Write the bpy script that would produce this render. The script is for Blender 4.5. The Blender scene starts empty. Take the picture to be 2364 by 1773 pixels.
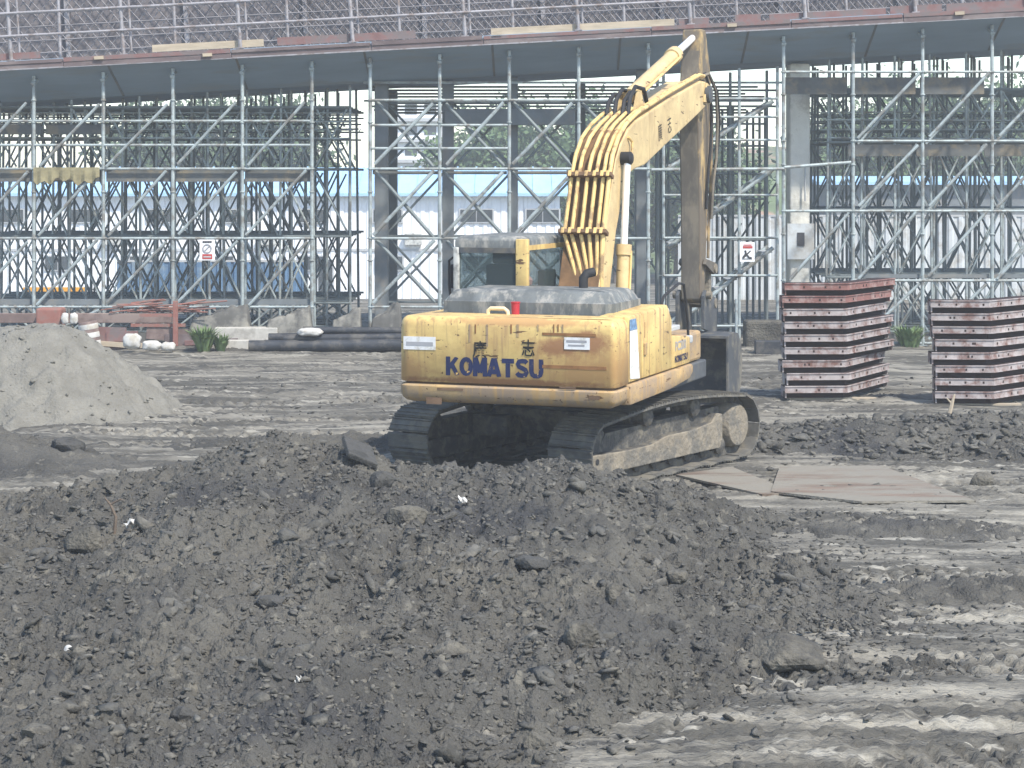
import bpy, bmesh, math, random
import numpy as np
from mathutils import Vector, Matrix, Euler

R = math.radians
rng = random.Random(7)
nrng = np.random.default_rng(11)
scene = bpy.context.scene
COL = scene.collection

# ------------------------------------------------------------------ camera, sky, sun, exposure
CAM_H, F_PX, W_PX, H_PX, HORIZON = 3.73, 4600.0, 2364.0, 1773.0, 410.0
cd = bpy.data.cameras.new('camera')
cam = bpy.data.objects.new('camera', cd)
COL.objects.link(cam)
cam.location = (0, 0, CAM_H)
cam.rotation_euler = (R(90), 0, 0)
cd.sensor_fit = 'HORIZONTAL'
cd.sensor_width = 36.0
cd.lens = 36.0 * F_PX / W_PX
cd.shift_y = -(H_PX / 2 - HORIZON) / W_PX
cd.clip_start = 0.1
cd.clip_end = 6000
scene.camera = cam

SUN_EL, SUN_AZ = 52.0, -40.0          # elevation; degrees the sun stands to the left of straight behind the camera (here: to the right)
world = bpy.data.worlds.new('World')
scene.world = world
world.use_nodes = True
wn = world.node_tree.nodes
wl = world.node_tree.links
bg = wn['Background']
sky = wn.new('ShaderNodeTexSky')
sky.sky_type = 'NISHITA'
sky.sun_disc = False
sky.sun_elevation = R(SUN_EL)
sky.sun_rotation = R(180 + SUN_AZ)
sky.air_density = 1.0
sky.dust_density = 0.6
sky.ozone_density = 1.0
wl.new(sky.outputs[0], bg.inputs[0])
bg.inputs[1].default_value = 0.15

sd = bpy.data.lights.new('sun', 'SUN')
sd.energy = 3.2
sd.angle = R(3.0)
sd.color = (1.0, 0.94, 0.85)
sun = bpy.data.objects.new('sun', sd)
COL.objects.link(sun)
to_sun = Vector((-math.sin(R(SUN_AZ)) * math.cos(R(SUN_EL)), -math.cos(R(SUN_AZ)) * math.cos(R(SUN_EL)), math.sin(R(SUN_EL))))
sun.rotation_euler = to_sun.to_track_quat('Z', 'Y').to_euler()
sun.location = (-10, -20, 40)

scene.view_settings.view_transform = 'Standard'
scene.view_settings.look = 'None'
scene.view_settings.gamma = 1.0
scene.view_settings.exposure = 1.0
scene.cycles.use_denoising = True
scene.cycles.max_bounces = 6
scene.cycles.volume_bounces = 1

# ------------------------------------------------------------------ helpers
def P(px, py, d):
    """pixel of the photograph and distance -> point in the place"""
    return Vector(((px - W_PX / 2) * d / F_PX, d, CAM_H - (py - HORIZON) * d / F_PX))

def link(o, parent=None):
    COL.objects.link(o)
    if parent is not None:
        o.parent = parent
    return o

def tag(o, label=None, cat=None, group=None, kind=None):
    if label: o['label'] = label
    if cat: o['category'] = cat
    if group: o['group'] = group
    if kind: o['kind'] = kind
    return o

def empty(name, loc=(0, 0, 0), rot=(0, 0, 0), parent=None):
    o = bpy.data.objects.new(name, None)
    o.location = loc
    o.rotation_euler = rot
    o.empty_display_size = 0.2
    return link(o, parent)

MATS = {}
def srgb(r, g, b):
    f = lambda c: (c / 255 / 12.92) if c / 255 <= 0.04045 else ((c / 255 + 0.055) / 1.055) ** 2.4
    return (f(r), f(g), f(b))

def mat(name, base, rough=0.75, metal=0.0, var=0.18, scale=2.5, second=None, amt=0.4, sscale=1.5, stretch=(1, 1, 1),
        bump=0.0, bscale=30.0, detail=6, sharp=0.12, spec=0.3, world_pos=True):
    """base colour broken up by noise; `second` is a dirt or wear colour in patches"""
    m = bpy.data.materials.new(name)
    m.use_nodes = True
    nt = m.node_tree
    N, L = nt.nodes, nt.links
    b = N['Principled BSDF']
    b.inputs['Roughness'].default_value = rough
    b.inputs['Metallic'].default_value = metal
    b.inputs['Specular IOR Level'].default_value = spec
    if world_pos:
        src = N.new('ShaderNodeNewGeometry').outputs['Position']
    else:
        src = N.new('ShaderNodeTexCoord').outputs['Object']
    mp = N.new('ShaderNodeMapping')
    mp.inputs['Scale'].default_value = stretch
    L.new(src, mp.inputs[0])
    n1 = N.new('ShaderNodeTexNoise')
    n1.inputs['Scale'].default_value = scale
    n1.inputs['Detail'].default_value = detail
    n1.inputs['Roughness'].default_value = 0.62
    L.new(mp.outputs[0], n1.inputs[0])
    cr = N.new('ShaderNodeValToRGB')
    lo = tuple(c * (1 - var) for c in base) + (1,)
    hi = tuple(min(1, c * (1 + var)) for c in base) + (1,)
    cr.color_ramp.elements[0].position = 0.3
    cr.color_ramp.elements[0].color = lo
    cr.color_ramp.elements[1].position = 0.7
    cr.color_ramp.elements[1].color = hi
    L.new(n1.outputs[0], cr.inputs[0])
    out = cr.outputs[0]
    if second:
        n2 = N.new('ShaderNodeTexNoise')
        n2.inputs['Scale'].default_value = sscale
        n2.inputs['Detail'].default_value = 8
        n2.inputs['Roughness'].default_value = 0.68
        L.new(mp.outputs[0], n2.inputs[0])
        r2 = N.new('ShaderNodeValToRGB')
        c = 0.64 - 0.28 * amt
        r2.color_ramp.elements[0].position = c - sharp / 2
        r2.color_ramp.elements[0].color = (0, 0, 0, 1)
        r2.color_ramp.elements[1].position = c + sharp / 2
        r2.color_ramp.elements[1].color = (1, 1, 1, 1)
        L.new(n2.outputs[0], r2.inputs[0])
        mx = N.new('ShaderNodeMix')
        mx.data_type = 'RGBA'
        L.new(r2.outputs[0], mx.inputs['Factor'])
        L.new(out, mx.inputs['A'])
        mx.inputs['B'].default_value = tuple(second) + (1,)
        out = mx.outputs['Result']
    L.new(out, b.inputs['Base Color'])
    if bump:
        n3 = N.new('ShaderNodeTexNoise')
        n3.inputs['Scale'].default_value = bscale
        n3.inputs['Detail'].default_value = 5
        L.new(mp.outputs[0], n3.inputs[0])
        bp = N.new('ShaderNodeBump')
        bp.inputs['Strength'].default_value = bump
        bp.inputs['Distance'].default_value = 0.05
        L.new(n3.outputs[0], bp.inputs['Height'])
        L.new(bp.outputs[0], b.inputs['Normal'])
    MATS[name] = m
    return m

class MB:
    """collects shapes, builds them as ONE mesh object"""
    def __init__(s):
        s.v, s.f = [], []
    def add(s, vs, fs):
        o = len(s.v)
        s.v += [tuple(v) for v in vs]
        s.f += [tuple(i + o for i in f) for f in fs]
        return s
    def box(s, x0, x1, y0, y1, z0, z1, M=None):
        vs = [Vector((x, y, z)) for z in (z0, z1) for y in (y0, y1) for x in (x0, x1)]
        if M is not None: vs = [M @ v for v in vs]
        return s.add(vs, [(0, 2, 3, 1), (4, 5, 7, 6), (0, 1, 5, 4), (2, 6, 7, 3), (0, 4, 6, 2), (1, 3, 7, 5)])
    def tube(s, pts, r, n=8, cap=True):
        pts = [Vector(p) for p in pts]
        rs = r if isinstance(r, (list, tuple)) else [r] * len(pts)
        vs, up = [], None
        for i, p in enumerate(pts):
            t = (pts[min(i + 1, len(pts) - 1)] - pts[max(i - 1, 0)]).normalized()
            if up is None:
                up = Vector((0, 0, 1)) if abs(t.z) < 0.9 else Vector((1, 0, 0))
            a = t.cross(up).normalized()
            up = a.cross(t).normalized()
            for k in range(n):
                w = 2 * math.pi * k / n
                vs.append(p + (a * math.cos(w) + up * math.sin(w)) * rs[i])
        fs = []
        for i in range(len(pts) - 1):
            for k in range(n):
                k2 = (k + 1) % n
                fs.append((i * n + k, i * n + k2, (i + 1) * n + k2, (i + 1) * n + k))
        if cap:
            fs.append(tuple(range(n - 1, -1, -1)))
            e = (len(pts) - 1) * n
            fs.append(tuple(e + k for k in range(n)))
        return s.add(vs, fs)
    def prism(s, prof, lo, hi, axis='x'):
        """polygon swept along an axis; prof holds (y,z) for x, (x,z) for y, (x,y) for z"""
        n = len(prof)
        vs = []
        for t in (lo, hi):
            for a, b in prof:
                vs.append((t, a, b) if axis == 'x' else (a, t, b) if axis == 'y' else (a, b, t))
        fs = [tuple(range(n)), tuple(range(2 * n - 1, n - 1, -1))]
        for i in range(n):
            j = (i + 1) % n
            fs.append((i, i + n, j + n, j))
        return s.add(vs, fs)
    def lathe(s, prof, c=(0, 0, 0), axis='z', n=20):
        """prof: (radius, height) pairs"""
        vs = []
        for r, h in prof:
            for k in range(n):
                w = 2 * math.pi * k / n
                a, b = r * math.cos(w), r * math.sin(w)
                p = (a, b, h) if axis == 'z' else (h, a, b) if axis == 'x' else (a, h, b)
                vs.append((p[0] + c[0], p[1] + c[1], p[2] + c[2]))
        fs = []
        for i in range(len(prof) - 1):
            for k in range(n):
                k2 = (k + 1) % n
                fs.append((i * n + k, i * n + k2, (i + 1) * n + k2, (i + 1) * n + k))
        fs.append(tuple(range(n - 1, -1, -1)))
        e = (len(prof) - 1) * n
        fs.append(tuple(e + k for k in range(n)))
        return s.add(vs, fs)
    def loft(s, outline, levels):
        """outline (x,y) counter-clockwise; levels (z, inset)"""
        n = len(outline)
        nor = []
        for i in range(n):
            a, b, c = Vector(outline[i - 1]), Vector(outline[i]), Vector(outline[(i + 1) % n])
            e1, e2 = (b - a).normalized(), (c - b).normalized()
            n1, n2 = Vector((e1.y, -e1.x)), Vector((e2.y, -e2.x))
            m = (n1 + n2)
            m = m / max(0.35, m.length ** 2 / 2)
            nor.append(m)
        vs = []
        for z, ins in levels:
            for p, m in zip(outline, nor):
                vs.append((p[0] - m.x * ins, p[1] - m.y * ins, z))
        fs = [tuple(range(n - 1, -1, -1)), tuple((len(levels) - 1) * n + k for k in range(n))]
        for i in range(len(levels) - 1):
            for k in range(n):
                k2 = (k + 1) % n
                fs.append((i * n + k, i * n + k2, (i + 1) * n + k2, (i + 1) * n + k))
        return s.add(vs, fs)
    def mesh(s, name, material, bevel=0.0, seg=2, smooth=False):
        me = bpy.data.meshes.new(name)
        me.from_pydata(s.v, [], s.f)
        bm = bmesh.new()
        bm.from_mesh(me)
        bmesh.ops.recalc_face_normals(bm, faces=bm.faces)
        if bevel:
            es = [e for e in bm.edges if len(e.link_faces) == 2 and e.calc_face_angle(0) > 0.5]
            bmesh.ops.bevel(bm, geom=es, offset=bevel, segments=seg, profile=0.5, affect='EDGES', clamp_overlap=True)
        if smooth:
            for f in bm.faces: f.smooth = True
            for e in bm.edges:
                if len(e.link_faces) == 2 and e.calc_face_angle(0) > 0.7: e.smooth = False
        bm.to_mesh(me)
        bm.free()
        me.materials.append(MATS[material] if isinstance(material, str) else material)
        return me
    def build(s, name, material, parent=None, bevel=0.0, seg=2, smooth=False):
        return link(bpy.data.objects.new(name, s.mesh(name, material, bevel, seg, smooth)), parent)

def inst(name, me, parent=None, M=None):
    o = bpy.data.objects.new(name, me)
    if M is not None: o.matrix_local = M
    return link(o, parent)

UNIT = {}
def rod(name, p0, p1, r, material, parent=None, n=8):
    """a straight tube; alike tubes share one mesh"""
    k = (material, n)
    if k not in UNIT:
        UNIT[k] = MB().tube([(0, 0, 0), (0, 0, 1)], 1.0, n).mesh('tube', material, smooth=True)
    p0, p1 = Vector(p0), Vector(p1)
    d = p1 - p0
    M = Matrix.Translation(p0) @ d.to_track_quat('Z', 'Y').to_matrix().to_4x4() @ Matrix.Diagonal((r, r, d.length, 1))
    return inst(name, UNIT[k], parent, M)

def np_mesh(name, verts, faces, material, parent=None, smooth=False):
    verts = np.asarray(verts, np.float32)
    faces = np.asarray(faces, np.int32)
    me = bpy.data.meshes.new(name)
    me.vertices.add(len(verts))
    me.vertices.foreach_set('co', verts.ravel())
    k = faces.shape[1]
    me.loops.add(faces.size)
    me.loops.foreach_set('vertex_index', faces.ravel())
    me.polygons.add(len(faces))
    me.polygons.foreach_set('loop_start', np.arange(0, faces.size, k, dtype=np.int32))
    if smooth:
        me.polygons.foreach_set('use_smooth', np.ones(len(faces), bool))
    me.update(calc_edges=True)
    me.materials.append(MATS[material])
    return link(bpy.data.objects.new(name, me), parent)

# ---- gradient noise in numpy
def _h(ix, iy, seed):
    h = (ix.astype(np.int64) * 374761393 + iy.astype(np.int64) * 668265263 + seed * 982451653) & 0xffffffff
    h = ((h ^ (h >> 13)) * 1274126177) & 0xffffffff
    return ((h ^ (h >> 16)) & 0xffff) / 65535.0 * 2 * math.pi

def gnoise(x, y, seed=0):
    x0, y0 = np.floor(x), np.floor(y)
    fx, fy = x - x0, y - y0
    u, v = fx * fx * fx * (fx * (fx * 6 - 15) + 10), fy * fy * fy * (fy * (fy * 6 - 15) + 10)
    def g(i, j):
        a = _h(x0 + i, y0 + j, seed)
        return np.cos(a) * (fx - i) + np.sin(a) * (fy - j)
    return ((g(0, 0) * (1 - u) + g(1, 0) * u) * (1 - v) + (g(0, 1) * (1 - u) + g(1, 1) * u) * v) * 1.5

def fbm(x, y, seed=0, octv=4, gain=0.5):
    s, a, f = 0, 1.0, 1.0
    for i in range(octv):
        s = s + a * gnoise(x * f + 17.3 * i, y * f - 9.1 * i, seed + i)
        a *= gain
        f *= 2.07
    return s

def sstep(a, b, t):
    t = np.clip((t - a) / (b - a), 0, 1)
    return t * t * (3 - 2 * t)

def grid_mesh(name, xs, ys, zf, material, smooth=True):
    X, Y = np.meshgrid(xs, ys)
    Z = zf(X, Y)
    nx, ny = len(xs), len(ys)
    i = np.arange(nx * ny).reshape(ny, nx)
    q = np.stack([i[:-1, :-1], i[:-1, 1:], i[1:, 1:], i[1:, :-1]], -1).reshape(-1, 4)
    return np_mesh(name, np.stack([X, Y, Z], -1).reshape(-1, 3), q, material, smooth=smooth)

# ------------------------------------------------------------------ materials
MUD = (0.33, 0.285, 0.215)
mat('pale_mud', (0.26, 0.242, 0.2), 0.92, var=0.36, scale=2.6, second=(0.09, 0.085, 0.072), amt=0.52, sscale=0.85, stretch=(0.36, 2.1, 1), bump=0.9, bscale=30, sharp=0.15, detail=10)
mat('dark_soil', (0.072, 0.069, 0.061), 0.93, var=0.4, scale=0.9, second=(0.112, 0.105, 0.088), amt=0.4, sscale=1.1, bump=0.9, bscale=34, sharp=0.2, detail=10)
mat('clod', (0.08, 0.077, 0.068), 0.93, var=0.45, scale=1.2, second=(0.145, 0.136, 0.115), amt=0.3, sscale=6, bump=0.4, bscale=40)
mat('sand', (0.195, 0.186, 0.158), 0.95, var=0.16, scale=3, second=(0.145, 0.138, 0.116), amt=0.38, sscale=2.5, bump=0.7, bscale=26, sharp=0.3)
mat('rock', (0.115, 0.106, 0.086), 0.92, var=0.3, scale=4, second=(0.062, 0.058, 0.05), amt=0.45, sscale=3, bump=0.9, bscale=22)
mat('rock_grey', (0.07, 0.068, 0.063), 0.92, var=0.3, scale=5, second=(0.045, 0.044, 0.04), amt=0.4, sscale=5, bump=0.7, bscale=18)
mat('yellow', (0.65, 0.475, 0.18), 0.5, var=0.1, scale=1.6, second=(0.43, 0.27, 0.105), amt=0.28, sscale=2.2, sharp=0.3, spec=0.4, bump=0.05, bscale=12, world_pos=False)
mat('yellow_boom', (0.62, 0.475, 0.235), 0.55, var=0.1, scale=1.4, second=(0.40, 0.285, 0.15), amt=0.3, sscale=2.5, sharp=0.35, spec=0.35, world_pos=False)
mat('yellow_dirty', (0.5, 0.335, 0.145), 0.75, var=0.22, scale=3, second=(0.29, 0.215, 0.145), amt=0.68, sscale=2.4, sharp=0.25, stretch=(1, 1, 1.6), world_pos=False)
mat('yellow_pipe', (0.68, 0.475, 0.19), 0.5, var=0.12, scale=3, second=(0.3, 0.2, 0.1), amt=0.25, sscale=5, world_pos=False)
mat('pipe_gap', (0.17, 0.1, 0.05), 0.85, var=0.3, scale=9)
mat('pier_concrete', (0.66, 0.64, 0.57), 0.85, var=0.12, scale=2, second=(0.45, 0.43, 0.37), amt=0.3, sscale=2, bump=0.2, bscale=12)
mat('rust_streak', (0.25, 0.125, 0.05), 0.85, var=0.3, scale=9)
mat('brown_grime', (0.16, 0.1, 0.06), 0.9, var=0.3, scale=6)
mat('hood_grey', (0.12, 0.13, 0.128), 0.8, var=0.3, scale=5, second=(0.28, 0.27, 0.24), amt=0.32, sscale=7, stretch=(1, 1, 0.4), world_pos=False)
mat('cab_white', (0.5, 0.5, 0.46), 0.6, var=0.15, scale=4, second=(0.25, 0.25, 0.23), amt=0.4, sscale=6, world_pos=False)
mat('black_rubber', (0.025, 0.025, 0.026), 0.7, var=0.3)
mat('dark_steel', (0.075, 0.08, 0.085), 0.6, var=0.3, scale=4, second=(0.13, 0.12, 0.1), amt=0.3, sscale=3)
mat('bucket_steel', (0.068, 0.073, 0.077), 0.65, var=0.2, scale=3, second=(0.17, 0.155, 0.125), amt=0.35, sscale=2.5, world_pos=False)
mat('arm_grime_shade', (0.135, 0.12, 0.098), 0.85, var=0.3, scale=3, second=(0.21, 0.18, 0.135), amt=0.35, sscale=3, stretch=(1, 1, 0.4), world_pos=False)  # muddy grey-brown, darkened so the arm's face carries its shade in the colour
mat('arm_side', (0.5, 0.35, 0.15), 0.7, var=0.15, scale=3, second=(0.14, 0.115, 0.085), amt=0.75, sscale=1.6, stretch=(1, 1.6, 0.5), sharp=0.12, world_pos=False)
mat('track_mud', (0.225, 0.195, 0.148), 0.92, var=0.25, scale=4, second=(0.14, 0.13, 0.11), amt=0.42, sscale=3.5, bump=0.5, bscale=20, world_pos=False)
mat('track_dark', (0.075, 0.072, 0.066), 0.85, var=0.35, scale=5, second=(0.15, 0.135, 0.105), amt=0.33, sscale=5, bump=0.4, bscale=22, world_pos=False)
mat('shoe', (0.105, 0.101, 0.09), 0.85, var=0.3, scale=6, second=(0.165, 0.15, 0.12), amt=0.4, sscale=4)
mat('chrome', (0.82, 0.83, 0.84), 0.3, metal=0.25, var=0.04, spec=0.6)
mat('navy_paint', (0.013, 0.02, 0.07), 0.6, var=0.2, second=(0.55, 0.36, 0.12), amt=0.05, sscale=12, sharp=0.03, world_pos=False)
mat('black_paint', (0.02, 0.018, 0.016), 0.7, var=0.3)
mat('sticker', (0.7, 0.7, 0.685), 0.6, var=0.1, scale=8, second=(0.5, 0.48, 0.42), amt=0.25, sscale=9, world_pos=False)
mat('sticker_blue', (0.16, 0.26, 0.40), 0.6, var=0.5, scale=25, world_pos=False)
mat('red_plastic', (0.40, 0.03, 0.04), 0.5, var=0.15)
mat('cream', (0.72, 0.58, 0.36), 0.6, var=0.1)
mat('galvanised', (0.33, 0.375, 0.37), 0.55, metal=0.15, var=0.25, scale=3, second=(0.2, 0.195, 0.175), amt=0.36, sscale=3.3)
mat('scaffold_shaded', (0.17, 0.195, 0.195), 0.6, metal=0.15, var=0.25, scale=2)  # darker copy of the tube grey, with the shade under the deck painted in
mat('column_steel', (0.15, 0.165, 0.17), 0.7, var=0.2, scale=2, second=(0.2, 0.19, 0.17), amt=0.25)
mat('deck_form', (0.25, 0.325, 0.4), 0.75, var=0.15, scale=0.9, second=(0.26, 0.30, 0.33), amt=0.2, sscale=1.5, stretch=(0.3, 1, 1))
mat('fascia_rust', (0.13, 0.1, 0.098), 0.85, var=0.25, scale=3, second=(0.2, 0.165, 0.155), amt=0.35, sscale=2, stretch=(0.4, 1, 1))
mat('fascia_red', (0.21, 0.118, 0.108), 0.8, var=0.22, scale=3, second=(0.16, 0.13, 0.125), amt=0.5, sscale=3)
mat('timber_pale', (0.4, 0.335, 0.245), 0.85, var=0.2, scale=6, stretch=(0.3, 2, 2))
mat('rail_grey', (0.3, 0.29, 0.3), 0.6, metal=0.15, var=0.2, scale=4, second=(0.2, 0.165, 0.15), amt=0.3, sscale=5)
mat('web_form', (0.135, 0.123, 0.127), 0.85, var=0.3, scale=2, second=(0.17, 0.15, 0.145), amt=0.35, sscale=2)
mat('rebar', (0.2, 0.187, 0.19), 0.8, var=0.25, scale=5)
mat('toe_dark', (0.11, 0.115, 0.11), 0.85, var=0.25, scale=3, second=(0.2, 0.17, 0.12), amt=0.3, sscale=2)
mat('net', (0.10, 0.125, 0.12), 0.9, var=0.25, scale=3)
mat('straw_cloth', (0.24, 0.21, 0.12), 0.95, var=0.3, scale=6)
mat('white_panel', (0.78, 0.79, 0.79), 0.6, var=0.05, scale=2)
mat('blue_roof', (0.33, 0.52, 0.72), 0.5, var=0.12, scale=1.5)
mat('blue_sheet', (0.10, 0.18, 0.29), 0.6, var=0.25, scale=1.2, second=(0.2, 0.26, 0.31), amt=0.3, sscale=1)
mat('hoarding_grey', (0.50, 0.53, 0.54), 0.6, var=0.12, scale=1.5, second=(0.36, 0.35, 0.32), amt=0.3, sscale=1)
mat('window_dark', (0.04, 0.05, 0.055), 0.15, var=0.3, spec=0.6)
mat('frame_grey', (0.42, 0.43, 0.43), 0.6, var=0.1)
mat('concrete', (0.46, 0.44, 0.39), 0.85, var=0.15, scale=2, second=(0.33, 0.31, 0.27), amt=0.3, sscale=2, bump=0.2, bscale=12)
mat('concrete_dark', (0.105, 0.102, 0.092), 0.9, var=0.2, scale=3, second=(0.22, 0.21, 0.18), amt=0.3)
mat('pipe_black', (0.032, 0.036, 0.043), 0.6, var=0.3, scale=4, second=(0.09, 0.085, 0.077), amt=0.3, sscale=3)
mat('form_light', (0.35, 0.315, 0.305), 0.85, var=0.25, scale=4, second=(0.16, 0.085, 0.068), amt=0.34, sscale=5, sharp=0.2)
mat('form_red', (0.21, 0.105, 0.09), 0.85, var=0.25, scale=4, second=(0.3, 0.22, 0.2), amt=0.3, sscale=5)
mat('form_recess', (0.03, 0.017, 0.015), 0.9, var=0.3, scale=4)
mat('plate_steel', (0.165, 0.122, 0.092), 0.8, var=0.3, scale=2.2, second=(0.215, 0.198, 0.162), amt=0.72, sscale=1.8, stretch=(0.4, 1.8, 1), sharp=0.14, bump=0.5, bscale=24)
mat('leaf', (0.09, 0.14, 0.06), 0.8, var=0.45, scale=2)
mat('weed_leaf', (0.13, 0.19, 0.075), 0.8, var=0.4, scale=6)
mat('leaf_dark', (0.07, 0.108, 0.05), 0.8, var=0.45, scale=2)
mat('bark', (0.13, 0.1, 0.075), 0.9, var=0.3)
mat('hill_green', (0.10, 0.135, 0.065), 0.95, var=0.4, scale=0.25, second=(0.3, 0.2, 0.14), amt=0.32, sscale=0.08, sharp=0.06)
mat('sack_white', (0.5, 0.49, 0.455), 0.85, var=0.15, scale=6, second=(0.4, 0.37, 0.31), amt=0.3, sscale=5)
mat('rust_red', (0.27, 0.12, 0.095), 0.85, var=0.25, scale=4, second=(0.2, 0.13, 0.11), amt=0.4, sscale=4)
mat('rust_brown', (0.17, 0.122, 0.108), 0.85, var=0.25, scale=3, second=(0.24, 0.185, 0.16), amt=0.4)
mat('orange_paint', (0.75, 0.36, 0.05), 0.6, var=0.15)
mat('sign_white', (0.78, 0.78, 0.77), 0.5, var=0.03)
mat('sign_red', (0.42, 0.06, 0.05), 0.6, var=0.1)
mat('sign_black', (0.05, 0.05, 0.055), 0.6, var=0.1)
mat('sign_grey', (0.33, 0.33, 0.34), 0.6, var=0.1)


def stained(src, name, blobs):
    """copy of a paint with worn, grimy patches of their own shape: blobs (x, y, z, rx, ry, rz, colour, softness)"""
    m = MATS[src].copy()
    m.name = name
    N, L = m.node_tree.nodes, m.node_tree.links
    b = N['Principled BSDF']
    out = b.inputs['Base Color'].links[0].from_socket
    tc = N.new('ShaderNodeTexCoord').outputs['Object']
    for i, (cx, cy, cz, rx, ry, rz, col, soft) in enumerate(blobs):
        mp = N.new('ShaderNodeMapping')
        mp.vector_type = 'TEXTURE'
        mp.inputs['Location'].default_value = (cx, cy, cz)
        mp.inputs['Scale'].default_value = (rx, ry, rz)
        L.new(tc, mp.inputs[0])
        ln = N.new('ShaderNodeVectorMath'); ln.operation = 'LENGTH'
        L.new(mp.outputs[0], ln.inputs[0])
        nz = N.new('ShaderNodeTexNoise')
        nz.inputs['Scale'].default_value = 6.0; nz.inputs['Detail'].default_value = 8; nz.inputs['Roughness'].default_value = 0.7
        L.new(tc, nz.inputs[0])
        ma = N.new('ShaderNodeMath'); ma.operation = 'MULTIPLY_ADD'
        L.new(nz.outputs[0], ma.inputs[0]); ma.inputs[1].default_value = 2.4
        L.new(ln.outputs['Value'], ma.inputs[2])
        cr = N.new('ShaderNodeValToRGB')
        cr.color_ramp.elements[0].position = 0.0; cr.color_ramp.elements[0].color = (1, 1, 1, 1)
        cr.color_ramp.elements[1].position = 1.0; cr.color_ramp.elements[1].color = (0, 0, 0, 1)
        sb = N.new('ShaderNodeMapRange')
        sb.inputs['From Min'].default_value = 2.1 - soft; sb.inputs['From Max'].default_value = 2.1 + soft
        L.new(ma.outputs[0], sb.inputs['Value'])
        L.new(sb.outputs[0], cr.inputs[0])
        mx = N.new('ShaderNodeMix'); mx.data_type = 'RGBA'
        L.new(cr.outputs[0], mx.inputs['Factor'])
        L.new(out, mx.inputs['A'])
        mx.inputs['B'].default_value = tuple(col) + (1,)
        out = mx.outputs['Result']
    L.new(out, b.inputs['Base Color'])
    MATS[name] = m
def weather(name, specks=0.66, drips=0.545, dark=(0.13, 0.075, 0.035), tan=(0.4, 0.26, 0.115)):
    """chips and run-down streaks over a paint"""
    m = MATS[name]
    N, L = m.node_tree.nodes, m.node_tree.links
    b = N['Principled BSDF']
    tc = N.new('ShaderNodeTexCoord').outputs['Object']
    for scl, nscale, thr, soft, col in (((14, 14, 0.8), 1.0, drips, 0.1, tan), ((1, 1, 1), 22.0, specks, 0.03, dark), ((1, 1, 5), 3.2, 0.66, 0.02, dark)):
        out = b.inputs['Base Color'].links[0].from_socket
        mp = N.new('ShaderNodeMapping')
        mp.inputs['Scale'].default_value = scl
        L.new(tc, mp.inputs[0])
        nz = N.new('ShaderNodeTexNoise')
        nz.inputs['Scale'].default_value = nscale; nz.inputs['Detail'].default_value = 5
        L.new(mp.outputs[0], nz.inputs[0])
        mr = N.new('ShaderNodeMapRange')
        mr.inputs['From Min'].default_value = thr; mr.inputs['From Max'].default_value = thr + soft
        L.new(nz.outputs[0], mr.inputs['Value'])
        mx = N.new('ShaderNodeMix'); mx.data_type = 'RGBA'
        L.new(mr.outputs[0], mx.inputs['Factor'])
        L.new(out, mx.inputs['A'])
        mx.inputs['B'].default_value = tuple(col) + (1,)
        L.new(mx.outputs['Result'], b.inputs['Base Color'])
for nm_ in ('yellow', 'yellow_dirty'): weather(nm_)
weather('yellow_boom', 0.69, 0.62)
def add_layer(name, scl, nscale, thr, soft, col, hi=None):
    m = MATS[name]
    N, L = m.node_tree.nodes, m.node_tree.links
    b = N['Principled BSDF']
    out = b.inputs['Base Color'].links[0].from_socket
    mp = N.new('ShaderNodeMapping')
    mp.inputs['Scale'].default_value = scl
    L.new(N.new('ShaderNodeNewGeometry').outputs['Position'], mp.inputs[0])
    nz = N.new('ShaderNodeTexNoise')
    nz.inputs['Scale'].default_value = nscale; nz.inputs['Detail'].default_value = 6
    L.new(mp.outputs[0], nz.inputs[0])
    mr = N.new('ShaderNodeMapRange')
    mr.inputs['From Min'].default_value = thr; mr.inputs['From Max'].default_value = thr + soft
    L.new(nz.outputs[0], mr.inputs['Value'])
    mx = N.new('ShaderNodeMix'); mx.data_type = 'RGBA'
    L.new(mr.outputs[0], mx.inputs['Factor'])
    L.new(out, mx.inputs['A'])
    mx.inputs['B'].default_value = tuple(col) + (1,)
    L.new(mx.outputs['Result'], b.inputs['Base Color'])
add_layer('pale_mud', (0.55, 5.0, 1), 1.3, 0.585, 0.04, (0.075, 0.072, 0.064))      # wheel streaks and damp, with the shade under mud creases painted in
add_layer('pale_mud', (0.7, 3.0, 1), 2.4, 0.62, 0.05, (0.33, 0.31, 0.26))           # dried pale crusts
add_layer('dark_soil', (1, 1, 1), 7.0, 0.60, 0.08, (0.15, 0.14, 0.115))              # dry crumbs
add_layer('dark_soil', (1, 1, 1), 0.55, 0.55, 0.12, (0.048, 0.048, 0.048))           # damp patches
TAN, RST = (0.45, 0.27, 0.11), (0.30, 0.155, 0.07)
stained('yellow', 'yellow_weight', [(0.9, -2.75, 1.38, .55, 1, .22, TAN, .5), (0.75, -2.75, 1.68, .42, 1, .1, RST, .35), (-1.2, -2.7, 1.32, .3, 1, .2, TAN, .4), (0.95, -2.75, 1.75, .3, 1, .12, RST, .3), (-0.3, -2.75, 1.3, .5, 1, .1, TAN, .4), (1.25, -2.4, 1.4, .2, .6, .3, TAN, .4), (0.2, -2.75, 1.95, .9, 1, .05, TAN, .3), (0.0, -2.75, 1.27, 1.3, 1, .04, RST, .3)])

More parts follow.
